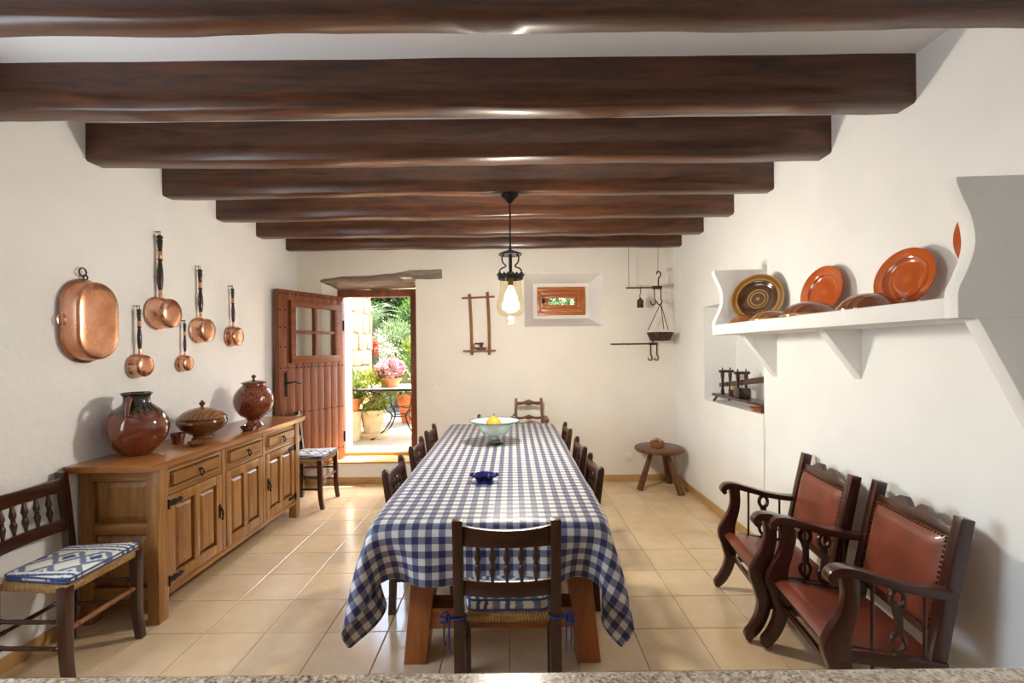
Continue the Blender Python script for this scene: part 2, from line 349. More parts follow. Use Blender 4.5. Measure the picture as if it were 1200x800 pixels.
def dup(root, loc, rz, label, group=None, scale=None):
    r = root.copy(); C.objects.link(r); r.location = loc; r.rotation_euler = (0, 0, rz); r['label'] = label
    if group: r['group'] = group
    elif 'group' in r: del r['group']
    if scale: r.scale = scale
    for ch in root.children:
        c = ch.copy(); C.objects.link(c); c.parent = r
        for g in ch.children:
            d = g.copy(); C.objects.link(d); d.parent = c
    return r

# ------------------------------------------------------------------ the room shell
XL, XR, YB, YF, ZC, ZB = -2.44, 1.85, 5.30, -2.6, 2.84, 2.615
floor = struct('floor', MB().bx(XL - .4, XR + .6, YF - .3, YB + .02, -.2, -.004), M['grout'], 'floor of square cream ceramic tiles with thin grout joints')
def tile_mesh(wx, wy):
    g = .0018; b = .0035; a, c = wx / 2 - g, wy / 2 - g
    lo = [(-a, -c, -.012), (a, -c, -.012), (a, c, -.012), (-a, c, -.012)]; mi = [(p[0], p[1], -.0015) for p in lo]
    hi = [(-a + b, -c + b, 0), (a - b, -c + b, 0), (a - b, c - b, 0), (-a + b, c - b, 0)]
    me = MB().rings([lo, mi, hi]).mesh('tile', sharp=20); setmat(me, M['tile']); return me
xs = [XL] + [x for x in (-1.016 + .33 * k for k in range(-6, 12)) if XL + .01 < x < XR - .01] + [XR]
ys = [.86 + .33 * k for k in range(14)] + [YB]
tm = {}
for i in range(len(xs) - 1):
    for j in range(len(ys) - 1):
        wx, wy = xs[i + 1] - xs[i], ys[j + 1] - ys[j]; k = (round(wx, 3), round(wy, 3))
        if k not in tm: tm[k] = tile_mesh(wx, wy)
        o = bpy.data.objects.new('tile', tm[k]); C.objects.link(o); o.parent = floor; o.location = ((xs[i] + xs[i + 1]) / 2, (ys[j] + ys[j + 1]) / 2, 0)

# left wall: hand-trowelled, slightly uneven surface
def uneven_wall(x, thick, y0, y1, z0, z1, ny, nz, amp):
    mb = MB(); rows = []
    for k in range(nz + 1):
        z = z0 + (z1 - z0) * k / nz
        rows.append([(x + (amp * noise.noise(Vector((1.7 * (y0 + (y1 - y0) * j / ny), 1.7 * z, 3.1))) + .4 * amp * noise.noise(Vector((6 * (y0 + (y1 - y0) * j / ny), 6 * z, 9.1)))), y0 + (y1 - y0) * j / ny, z) for j in range(ny + 1)])
    mb.rings(rows, closed=False); b = len(mb.v)
    mb.bx(x + (.02 if thick > 0 else -.02), x + thick, y0, y1, z0, z1); return mb
WL0, WL1, WZ0, WZ1 = .55, 1.88, .95, 2.25     # opening added only to let the fill light in, out of the picture
mb = uneven_wall(XL, -.4, WL1, YB + .65, -.05, ZC + .05, 70, 60, .007)
mb.bx(XL - .4, XL, YF, WL0, -.05, ZC + .05).bx(XL - .4, XL, WL0, WL1, -.05, WZ0).bx(XL - .4, XL, WL0, WL1, WZ1, ZC + .05)
struct('wall_left', mb, M['wall_rough'], 'rough white plastered wall on the left with hanging copper pans')
def holed(mb, y, xs, zs, holes):
    for a, b in zip(xs, xs[1:]):
        for c, d in zip(zs, zs[1:]):
            if any(a >= h[0] - 1e-6 and b <= h[1] + 1e-6 and c >= h[2] - 1e-6 and d <= h[3] + 1e-6 for h in holes): continue
            mb.add([(a, y, c), (b, y, c), (b, y, d), (a, y, d)], [(0, 1, 2, 3)])
def loft4(mb, y0, r0, y1, r1, skip=()):   # four reveals between two rectangles x0,x1,z0,z1
    q = lambda y, r: [(r[0], y, r[2]), (r[1], y, r[2]), (r[1], y, r[3]), (r[0], y, r[3])]
    a, b = q(y0, r0), q(y1, r1)
    for i in range(4):
        if i in skip: continue
        j = (i + 1) % 4; mb.add([a[i], a[j], b[j], b[i]], [(0, 1, 2, 3)])
mb = MB(); YO = YB + .65
dh, dm, do_ = (-2.16, -1.09, -.05, 2.34), (-2.06, -1.12, -.05, 2.27), (-2.05, -1.05, -.05, 2.3)
wh, wr, wi = (.146, 1.04, 1.768, 2.37), (.262, .93, 1.875, 2.297), (.335, .857, 1.945, 2.226)
holed(mb, YB, [XL - .4, -2.16, -1.09, .146, 1.04, XR + .7], [-.05, 1.768, 2.34, 2.37, ZC + .05], [dh, wh])
holed(mb, YO, [XL - .4, -2.05, -1.05, .335, .857, XR + .7], [-.05, 1.945, 2.226, 2.3, ZC + .05], [do_, wi])
loft4(mb, YB, dh, 5.5, dm, (0,)); loft4(mb, 5.5, dm, YO, do_, (0,))
loft4(mb, 5.6, wi, YO, wi)
mb.bx(XL - .4, XR + .7, YB, YO, ZC, ZC + .2)
wb = struct('wall_back', mb, M['wall_back'], 'cream plastered back wall with garden doorway and small splayed window')
mb = MB(); loft4(mb, YB, wh, 5.6, wr); holed(mb, 5.6, [.262, .335, .857, .93], [1.875, 1.945, 2.226, 2.297], [wi])
obj('window_recess', mb, M['shelf'], wb, label='white splayed recess round the small window')
# right wall with the niche
mb = MB(); ny0, ny1, nz0, nz1, nx = 3.42, 4.48, 1.01, 1.90, 2.15
for a, b in ((YF, ny0), (ny0, ny1), (ny1, YO)):
    for c, d in ((-.05, nz0), (nz0, nz1), (nz1, ZC + .05)):
        if a == ny0 and c == nz0: continue
        mb.add([(XR, a, c), (XR, b, c), (XR, b, d), (XR, a, d)], [(0, 1, 2, 3)])
q0 = [(XR, ny0, nz0), (XR, ny1, nz0), (XR, ny1, nz1), (XR, ny0, nz1)]; q1 = [(nx, ny0 + .02, nz0), (nx, ny1 - .02, nz0), (nx, ny1 - .02, nz1 - .02), (nx, ny0 + .02, nz1 - .02)]
mb.add(q0 + q1, [(i, (i + 1) % 4, (i + 1) % 4 + 4, i + 4) for i in range(4)] + [(4, 5, 6, 7)])
mb.bx(XR + .32, XR + .6, YF, YO, -.05, ZC + .05)
struct('wall_right', mb, M['wall'], 'white plastered wall on the right with recessed niche')
# wall behind the camera
struct('wall_front', MB().bx(XL - .4, XR + .6, YF - .3, YF, -.05, ZC + .05), M['wall'])
struct('ceiling', MB().bx(XL - .4, XR + .6, YF - .3, YO, ZC, ZC + .25), M['ceiling'], 'white ceiling between dark beams')
# skirting tiles
def skirt(name, parts, lab): 
    mb = MB()
    for p in parts: mb.bx(*p)
    struct(name, mb, M['skirting'], lab, bevel=.002)
skirt('baseboard_back', [(XL, -2.16, YB - .012, YB, 0, .075), (-1.09, XR, YB - .012, YB, 0, .075)], 'ochre tile skirting along the back wall')
skirt('baseboard_right', [(XR - .012, XR, 0, YB - .012, 0, .075)], 'ochre tile skirting along the right wall')
skirt('baseboard_left', [(XL - .01, XL + .014, 0, YB - .012, 0, .075)], 'ochre tile skirting along the left wall')
# doorway step: white riser, tiled tread and foot, inner threshold
st = struct('trim_1', MB().bx(-2.10, -1.091, YB - .002, 5.64, -.02, .232), M['wall'], 'white step with tiled edge below the open garden door')
obj('tread', MB().bx(-2.10, -1.091, YB - .012, 5.63, .232, .252), M['skirting'], st, bevel=.003)
obj('foot_tile', MB().bx(-2.10, -1.091, YB - .014, YB - .002, 0, .075), M['skirting'], st, bevel=.002)
obj('threshold', MB().bx(-2.059, -1.119, 5.61, 6.0, .2, .29), M['skirting'], st, bevel=.004)

# ceiling beams, hand-hewn
ordn = ['nearest', 'second', 'third', 'fourth', 'fifth', 'sixth', 'farthest']
blab = ['dark hewn ceiling beam nearest the camera along the top of the picture', 'second dark ceiling beam from the camera, end showing at upper right', 'third dark ceiling beam from the camera', 'fourth ceiling beam from the camera, the one the pendant lamp hangs from', 'fifth dark ceiling beam from the camera, just behind the lamp hook', 'sixth dark ceiling beam from the camera, last but one', 'farthest ceiling beam, closest to the back wall with the scales hung below it']
for i, y0 in enumerate((1.535, 2.115, 2.675, 3.26, 3.85, 4.455, 5.035)):
    w_ = .115 + .012 * ((i * 7) % 3 - 1); secs = []; n = 44
    for k in range(n + 1):
        x = XL - .05 + (XR - XL + .1) * k / n
        nz = lambda s, q: noise.noise(Vector((x * 2.1, s * 3.3 + i * 5.1, q)))
        zb = ZB + .004 + .011 * nz(1, 0) + .004 * noise.noise(Vector((x * 6, i * 3.1, 2))); c = .012 + .008 * nz(2, .5); e = .007
        f0 = y0 + e * nz(3, 0); f1 = y0 + w_ + e * nz(4, 0)
        secs.append([(x, f0, ZC + .02), (x, f0 + .3 * e * nz(7, 1), ZB + .1), (x, f0, zb + c), (x, f0 + c, zb), (x, f1 - c, zb + .004 * nz(5, 0)), (x, f1, zb + c), (x, f1, ZC + .02)])
    o = obj('ceiling_beam', MB().rings(secs), M['beam'], axis=0, sharp=50); tag(o, blab[i], 'beam', 'dark ceiling beams')

# old lintel above the door
secs = []
for x, zt, zf, zr in [(-2.17, 2.325, 2.30, 2.27), (-2.05, 2.345, 2.312, 2.236), (-1.925, 2.366, 2.318, 2.236), (-1.77, 2.366, 2.314, 2.238), (-1.614, 2.370, 2.312, 2.24), (-1.46, 2.386, 2.318, 2.243), (-1.332, 2.394, 2.335, 2.247), (-1.23, 2.412, 2.36, 2.25), (-1.15, 2.430, 2.355, 2.255), (-1.085, 2.428, 2.328, 2.29), (-.95, 2.431, 2.322, 2.32), (-.80, 2.436, 2.328, 2.328), (-.788, 2.43, 2.332, 2.332)]:
    secs.append([(x, 5.283, zt - .008), (x, 5.279, (zt + zf) / 2), (x, 5.286, zf), (x, 5.335, zf - .25 * (zf - zr) - .006), (x, 5.42, zf - .62 * (zf - zr)), (x, 5.515, zr), (x, 5.515, zt + .04), (x, 5.31, zt + .002)])
o = obj('trim_2', MB().rings(secs), M['lintel'], axis=0, sharp=60); o['kind'] = 'structure'; o['label'] = 'weathered grey timber lintel above the garden door'

# ------------------------------------------------------------------ the door
dr = bpy.data.objects.new('door_1', None); C.objects.link(dr); dr['kind'] = 'structure'; dr['label'] = 'open brown plank door with small four-pane window and iron studs'
fr = obj('door_frame', MB().bx(-2.059, -2.005, 5.5, 5.59, .252, 2.15).bx(-1.2, -1.121, 5.5, 5.59, .252, 2.15).bx(-2.059, -1.121, 5.5, 5.59, 2.15, 2.236), M['door'], dr, bevel=.006, axis=2)
T = Matrix.Translation((-2.0, 5.485, .262)) @ rotM('Z', math.degrees(math.atan2(-.912, -.411)))
H = 1.888
def dobj(name, mb, m, par=dr, **k):
    o = obj(name, mb, m, par, **k); o.matrix_basis = T if par is dr else Matrix(); return o
# wall-side layer: stiles and rails around the window opening (opening s .085-.725, z 1.155-1.765)
ws0, ws1, wz0, wz1 = .085, .725, 1.155, 1.765
leaf = dobj('door_leaf', MB().bx(0, .88, -.045, -.005, 0, wz0).bx(0, .88, -.045, -.005, wz1, H).bx(0, ws0, -.045, -.005, wz0, wz1).bx(ws1, .88, -.045, -.005, wz0, wz1), M['door'], bevel=.003, axis=2)
pw = .88 / 9; stud = MB()
for k in range(9):
    a, b = k * pw + .002, (k + 1) * pw - .002; jg = .0015 * ((k * 5) % 3)
    if b < ws0 + .02 or a > ws1 - .02: dobj('plank', MB().bx(a, b, -.005, .016 + jg, 0, H), M['door'], bevel=.004, axis=2)
    else:
        dobj('plank', MB().bx(a, b, -.005, .016 + jg, 0, wz0 - .02), M['door'], bevel=.004, axis=2)
        dobj('plank', MB().bx(a, b, -.005, .016 + jg, wz1 + .02, H), M['door'], bevel=.004, axis=2)
    for z in (.13, .61, 1.085, H - .04):
        for dx in (.028, -.028): stud.sphere(((a + b) / 2 + dx, .017, z), (.009, .007, .009), 8, 5)
    if k == 8:
        for z in (1.3, 1.5, 1.68):
            for dx in (.028, -.028): stud.sphere(((a + b) / 2 + dx, .017, z), (.009, .007, .009), 8, 5)
dobj('iron_studs', stud, M['iron'], label='rows of black iron stud heads', kind='stuff')
f_ = .05
wf = dobj('door_window', MB().bx(ws0 - .012, ws1 + .012, -.03, .032, wz0 - .022, wz0 + f_).bx(ws0 - .012, ws1 + .012, -.03, .032, wz1 - f_ + .01, wz1 + .02).bx(ws0 - .012, ws0 + f_, -.03, .03, wz0, wz1).bx(ws1 - f_, ws1 + .012, -.03, .03, wz0, wz1), M['door'], bevel=.004, axis=0)
cs, cz = (ws0 + ws1) / 2, (wz0 + wz1) / 2
obj('muntin', MB().bx(cs - .018, cs + .018, -.025, .024, wz0 + f_, wz1 - f_ + .01), M['door'], wf, bevel=.003); obj('muntin', MB().bx(ws0 + f_, ws1 - f_, -.025, .022, cz - .016, cz + .016), M['door'], wf, bevel=.003)
for a, b in ((ws0 + f_, cs - .018), (cs + .018, ws1 - f_)):
    for c, d in ((wz0 + f_, cz - .016), (cz + .016, wz1 - f_ + .01)): obj('pane', MB().bx(a, b, -.004, .0, c, d), M['glass'], wf)
hd = dobj('handle_plate', MB().prism([(.80 + u, v) for u, v in [(-.008, .79), (.008, .79), (.02, .83), (.012, .87), (.02, .92), (.014, .98), (.022, 1.02), (0, 1.06), (-.022, 1.02), (-.014, .98), (-.02, .92), (-.012, .87), (-.02, .83)]], .017, .023, lambda u, v, h: (u, h, v)), M['iron'], bevel=.002)
obj('lever_handle', MB().tube(cr([(.80, .02, .93), (.80, .06, .935), (.78, .072, .935), (.73, .072, .945), (.69, .07, .925), (.66, .068, .92)], 4), .0085, 8), M['iron'], hd)
obj('back_knob', MB().tube([(.80, -.04, .93), (.80, -.085, .93)], .012, 8).sphere((.80, -.09, .93), .018, 10, 6), M['iron'], hd)
for z in (.25, 1.55): dobj('hinge', MB().lathe([(.011, z - .06), (.011, z + .06)], 10, Matrix.Translation((-.004, .016, 0))), M['iron'])

# ------------------------------------------------------------------ the small window
wn = bpy.data.objects.new('window_1', None); C.objects.link(wn); wn['kind'] = 'structure'; wn['label'] = 'small orange-brown wooden window in a splayed white recess'
def ring(mb, x0, x1, z0, z1, b, y0, y1):
    mb.bx(x0, x1, y0, y1, z0, z0 + b).bx(x0, x1, y0, y1, z1 - b, z1).bx(x0, x0 + b, y0, y1, z0 + b, z1 - b).bx(x1 - b, x1, y0, y1, z0 + b, z1 - b); return mb
obj('window_frame', ring(MB(), .308, .884, 1.916, 2.255, .045, 5.575, 5.64), M['windowwood'], wn, bevel=.004, axis=0)
obj('sash', ring(MB(), .357, .835, 1.965, 2.206, .042, 5.57, 5.625).bx(.399, .793, 5.585, 5.615, 2.007, 2.04).bx(.399, .793, 5.585, 5.615, 2.122, 2.164).bx(.399, .445, 5.585, 5.615, 2.04, 2.122).bx(.755, .793, 5.585, 5.615, 2.04, 2.122), M['windowwood'], wn, bevel=.004, axis=0)
obj('pane', MB().bx(.445, .755, 5.597, 5.602, 2.04, 2.122), M['glass'], wn)
obj('latch', MB().bx(.365, .395, 5.558, 5.572, 2.055, 2.115).bx(.372, .405, 5.545, 5.56, 2.08, 2.094), M['iron'], wn, bevel=.003)

# ------------------------------------------------------------------ the plaster shelf on the right wall
sh = bpy.data.objects.new('trim_3', None); C.objects.link(sh); sh['kind'] = 'structure'; sh['label'] = 'white plaster wall shelf with curved end panels and triangular brackets'
obj('shelf_board', MB().bx(1.47, XR + .02, 1.54, 3.40, 1.602, 1.675), M['shelf'], sh, bevel=.012)
prof = [(0, 1.602), (0, 1.69), (.022, 1.74), (.05, 1.81), (.058, 1.87), (.045, 1.94), (.018, 2.0), (0, 2.045), (-.003, 2.068)]
pp = [(1.47 + q[0], q[1]) for q in cr(prof, 4)] + [(1.87, 2.075), (1.87, 1.602)]
for a, b in ((3.36, 3.41), (1.53, 1.58)):
    obj('end_panel', MB().prism(pp, a, b, lambda u, v, h: (u, h, v)), M['shelf'], sh, bevel=.01)
for y, x0, zt in ((3.28, 1.607, 1.30), (2.49, 1.64, 1.335)):
    obj('bracket', MB().prism([(x0, 1.61), (XR + .02, 1.61), (XR + .02, zt - .02), (XR, zt)], y - .03, y + .03, lambda u, v, h: (u, h, v)), M['shelf'], sh, bevel=.008)
obj('bracket', MB().prism([(1.535, 1.61), (XR + .02, 1.61), (XR + .02, .98), (XR, 1.02)], 1.535, 1.59, lambda u, v, h: (u, h, v)), M['shelf'], sh, bevel=.008)

# ------------------------------------------------------------------ granite counter in the foreground
kc = thing('kitchen_counter', 'speckled beige granite counter edge along the bottom of the picture', 'counter', (0, .5, 0))
obj('worktop', MB().bx(-1.9, 1.7, -.3, .315, .91, .95), M['granite'], kc, bevel=.006)
obj('cabinet', MB().bx(-1.85, 1.65, -.26, .28, 0, .91), M['honey'], kc, bevel=.004)

# ------------------------------------------------------------------ outside: terrace, walls, pots, plants
struct('trim_4', MB().bx(-4.0, 5.0, 5.98, 9.2, .08, .28), M['stone_path'], 'pale stone terrace in the sun outside the door')
gr = struct('trim_5', MB().bx(-8, 8, 9.2, 20, -.2, .28), M['soil'], 'garden ground behind the terrace')
# coursed sandstone wall of the neighbouring wing
sw = struct('trim_6', MB().bx(-3.2, -2.46, YO, 8.1, 0, 4.2), M['stone'], 'sunlit sandstone house wall beside the terrace')
def stone_mesh(seed):
    r_ = random.Random(seed); mb = MB().box((0, 0, 0), (1, 1, 1)); me = mb.mesh('stone', bevel=.09, seg=1)
    for v in me.vertices: v.co += Vector((r_.uniform(-.05, .05), r_.uniform(-.05, .05), r_.uniform(-.06, .06)))
    setmat(me, M['stone']); return me
SM = [stone_mesh(i) for i in range(5)]
z = .28
while z < 3.4:
    h = rnd.uniform(.2, .34); y = YO + .0
    while y < 8.05:
        l = min(rnd.uniform(.28, .55), 8.1 - y)
        if l > .06:
            o = bpy.data.objects.new('stone', SM[rnd.randrange(5)]); C.objects.link(o); o.parent = sw
            o.location = (-2.475 + rnd.uniform(-.01, .012), y + l / 2, z + h / 2); o.scale = (.09, l - .014, h - .014)
        y += l
    z += h
rw = thing('rubble_wall', 'low rubble stone wall behind the iron garden table', 'wall', (-1.3, 8.8, .28))
for row in range(5):
    x = -.78
    while x < .9:
        l = rnd.uniform(.18, .34); o = bpy.data.objects.new('stone', SM[rnd.randrange(5)]); C.objects.link(o); o.parent = rw
        o.location = (x + l / 2, rnd.uniform(-.03, .03), .09 + row * .18); o.scale = (l - .01, .34, .185); o.rotation_euler = (0, rnd.uniform(-.06, .06), 0); x += l
def leaves(n, c, rad, L, W, shell=.35, up=.2, flat=0):
    mb = MB(); c = Vector(c)
    for _ in range(n):
        d = Vector((rnd.gauss(0, 1), rnd.gauss(0, 1), rnd.gauss(0, 1))).normalized(); k = shell + (1 - shell) * rnd.random() ** .5
        p = c + Vector((d[0] * rad[0], d[1] * rad[1], d[2] * rad[2])) * k
        a = (d + Vector((rnd.uniform(-.7, .7), rnd.uniform(-.7, .7), rnd.uniform(-.5, .7) + up))).normalized(); b = a.cross(Vector((rnd.uniform(-1, 1), rnd.uniform(-1, 1), 1))).normalized(); nn = a.cross(b)
        l = L * rnd.uniform(.6, 1.2); w_ = W * rnd.uniform(.7, 1.1)
        mb.add([p, p + a * l * .45 + b * w_ / 2 + nn * w_ * .18, p + a * l - nn * l * .1, p + a * l * .45 - b * w_ / 2 + nn * w_ * .18], [(0, 1, 2), (0, 2, 3)])
    return mb
def stems(n, base, top, rad, r): 
    mb = MB()
    for i in range(n):
        a = 6.283 * i / n; b = Vector(base); t_ = Vector(top) + Vector((math.cos(a) * rad, math.sin(a) * rad, rnd.uniform(-.05, .05))); m_ = (b * .5 + t_ * .5) + Vector((0, 0, .04)) - Vector((math.cos(a) * rad * .2, math.sin(a) * rad * .2, 0))
        mb.tube(cr([b, m_, t_], 3), r, 5)
    return mb
def potted(name, label, loc, r, h, potmat, saucer=None):
    t_ = thing(name, label, 'potted plant', loc); z0 = 0
    if saucer: obj('saucer', MB().lathe([(saucer * .85, 0), (saucer, .06), (saucer, .08), (saucer * .9, .075)], 24), potmat, t_); z0 = .07
    obj('pot', MB().lathe([(r * .68, z0), (r * .93, z0 + h * .8), (r * .93, z0 + h * .82), (r * 1.03, z0 + h * .84), (r * 1.03, z0 + h), (r * .92, z0 + h), (r * .88, z0 + h * .88)], 28), potmat, t_)
    obj('soil', MB().lathe([(r * .9, z0 + h * .86), (r * .9, z0 + h * .9)], 24), M['soil'], t_); return t_, z0 + h
t_, z = potted('potted_shrub', 'lime-leaved bush in a large cream clay pot on a saucer outside the door', (-1.99, 6.62, .28), .18, .33, M['cream_pot'], .22)
obj('foliage', leaves(700, (0, 0, z + .24), (.26, .26, .3), .11, .035), M['leaf_lime'], t_, sharp=0); obj('stems', stems(7, (0, 0, z - .05), (0, 0, z + .3), .14, .006), M['trunk'], t_)
pd = obj('pedestal', MB().lathe([(.115, 0), (.12, .02), (.11, .1), (.112, .32), (.125, .36), (.125, .40)], 24), M['cream_pot'], loc=(-2.22, 6.45, .28)); tag(pd, 'short cream stone pedestal under the small terracotta pot', 'pedestal')
t_, z = potted('potted_fern', 'small terracotta pot with light green plant standing on the cream pedestal', (-2.22, 6.45, .68), .12, .18, M['terracotta'])
obj('foliage', leaves(320, (0, 0, z + .16), (.17, .17, .2), .1, .028), M['leaf_mid'], t_, sharp=0); obj('stems', stems(5, (0, 0, z - .04), (0, 0, z + .2), .08, .005), M['trunk'], t_)
t_, z = potted('potted_shrub', 'dark green bush in the big orange terracotta pot at the right of the doorway', (-1.72, 8.0, .28), .27, .5, M['terracotta'])
obj('foliage', leaves(800, (0, 0, z + .24), (.45, .35, .34), .14, .05), M['leaf_mid'], t_, sharp=0); obj('stems', stems(7, (0, 0, z - .05), (0, 0, z + .3), .2, .008), M['trunk'], t_)
# iron garden table
gt = thing('garden_table', 'black iron garden table with pale stone top outside the door', 'table', (-1.62, 6.72, .28))
obj('tabletop', MB().bx(-.52, .52, -.42, .42, .70, .715), M['slate'], gt, bevel=.004)
obj('top_rim', MB().bx(-.53, .53, -.43, -.42, .685, .712).bx(-.53, .53, .42, .43, .685, .712).bx(-.53, -.52, -.43, .43, .685, .712).bx(.52, .53, -.43, .43, .685, .712), M['iron'], gt)
for a in (-1, 1):
    for b in (-1, 1): obj('leg', MB().tube(cr([(a * .40, b * .32, .69), (a * .22, b * .2, .6), (a * .17, b * .16, .42), (a * .10, b * .10, .30), (a * .18, b * .17, .12), (a * .30, b * .28, .02), (a * .34, b * .31, .012)], 5), .011, 6), M['iron'], gt)
obj('brace', MB().tube(cr([(.12 * math.cos(k * .7854), .12 * math.sin(k * .7854), .3) for k in range(8)], 3, True), .008, 6, closed=True).tube([(-.17, -.16, .42), (.17, .16, .42)], .007, 6).tube([(-.17, .16, .42), (.17, -.16, .42)], .007, 6), M['iron'], gt)
t_, z = potted('potted_begonia', 'pink flowering plant in a terracotta bowl on the garden table', (-1.74, 6.62, .995), .16, .13, M['terracotta'])
obj('foliage', leaves(150, (0, 0, z + .06), (.17, .17, .1), .08, .05), M['leaf_mid'], t_, sharp=0); obj('flowers', leaves(420, (0, 0, z + .13), (.2, .2, .13), .06, .05), M['petal_pink'], t_, sharp=0)
# shrubs and trees of the garden
def bush(name, label, cat, loc, rad, zc, n, L, W, m, trunk_h, group=None):
    t_ = thing(name, label, cat, loc, 0, group); obj('foliage', leaves(n, (0, 0, zc), rad, L, W, .3), m, t_, sharp=0)
    obj('trunk', MB().tube([(0, 0, 0), (.03, 0, trunk_h * .5), (0, .02, trunk_h)], [.06, .05, .03], 8), M['trunk'], t_); return t_
bush('lime_shrub', 'bright lime-green shrub growing behind the garden table', 'shrub', (-1.8, 9.75, .28), (.55, .45, .45), 1.1, 1500, .13, .055, M['leaf_lime'], 1.0)
bush('grey_shrub', 'grey-green airy shrub in the middle of the garden view', 'shrub', (-2.5, 9.95, .28), (.45, .4, .5), 1.35, 1600, .12, .03, M['leaf_grey'], 1.2)
bush('dark_shrub', 'mid green leafy bush above the lime-green shrub', 'shrub', (-2.0, 11.0, .28), (.8, .5, .75), 1.75, 2000, .16, .06, M['leaf_mid'], 1.4)
bush('window_shrub', 'green bush seen through the pane of the small window', 'shrub', (.75, 7.9, .28), (.8, .5, .7), 2.2, 1500, .14, .06, M['leaf_mid'], 1.8)
t_ = thing('red_flower', 'red blossom spike at the corner of the sunlit house wall', 'flower', (-2.52, 8.3, .28)); obj('stem', MB().tube([(0, 0, 0), (.02, 0, .7), (.05, 0, 1.3)], .012, 6), M['leaf_mid'], t_); obj('petals', leaves(70, (.06, 0, 1.28), (.06, .06, .14), .07, .04, .1), M['petal_red'], t_, sharp=0); obj('leaves', leaves(60, (.0, 0, .7), (.15, .15, .3), .16, .05, .2), M['leaf_mid'], t_, sharp=0)
t_ = thing('palm', 'spiky pale palm fronds above the shrubs', 'palm', (-3.2, 10.75, .28)); mb = MB()
for k in range(16):
    a = 6.283 * k / 16; pts = cr([(0, 0, 1.7), (.25 * math.cos(a), .25 * math.sin(a), 2.05 + .1 * (k % 3)), (.7 * math.cos(a), .7 * math.sin(a), 2.0 + .12 * (k % 3))], 6); 
    for j in range(1, len(pts)):
        for s in (-1, 1):
            q = Vector((-math.sin(a) * s, math.cos(a) * s, -.15)); d = (pts[j] - pts[j - 1]).normalized(); tip = pts[j] + (q + d * .8) * .22
            mb.add([pts[j], pts[j] + d * .025, tip], [(0, 1, 2)])
    mb.tube(pts, .008, 4)
obj('fronds', mb, M['leaf_grey'], t_, sharp=0); obj('trunk', MB().tube([(0, 0, 0), (.05, 0, .9), (0, 0, 1.75)], [.1, .09, .08], 8), M['trunk'], t_)
for i, (x, y, s, zc, m) in enumerate([(-4.3, 12.6, 1.0, 2.5, 'leaf_dark'), (-2.5, 12.7, 1.0, 2.2, 'leaf_dark'), (-3.3, 15.0, 1.7, 3.7, 'leaf_mid'), (-.5, 12.7, .95, 2.3, 'leaf_dark'), (1.5, 12.0, 1.0, 2.5, 'leaf_mid')]):
    bush('garden_tree', ['dark tree at the left end of the garden hedge', 'dark green tree straight behind the doorway', 'tall lighter green tree rising highest beyond the doorway', 'dark tree to the right, mostly hidden by the back wall', 'green tree seen through the small window pane'][i], 'tree', (x, y, .28), (s, .9, s), zc, 3600, .22, .09, M[m], zc, 'garden trees')

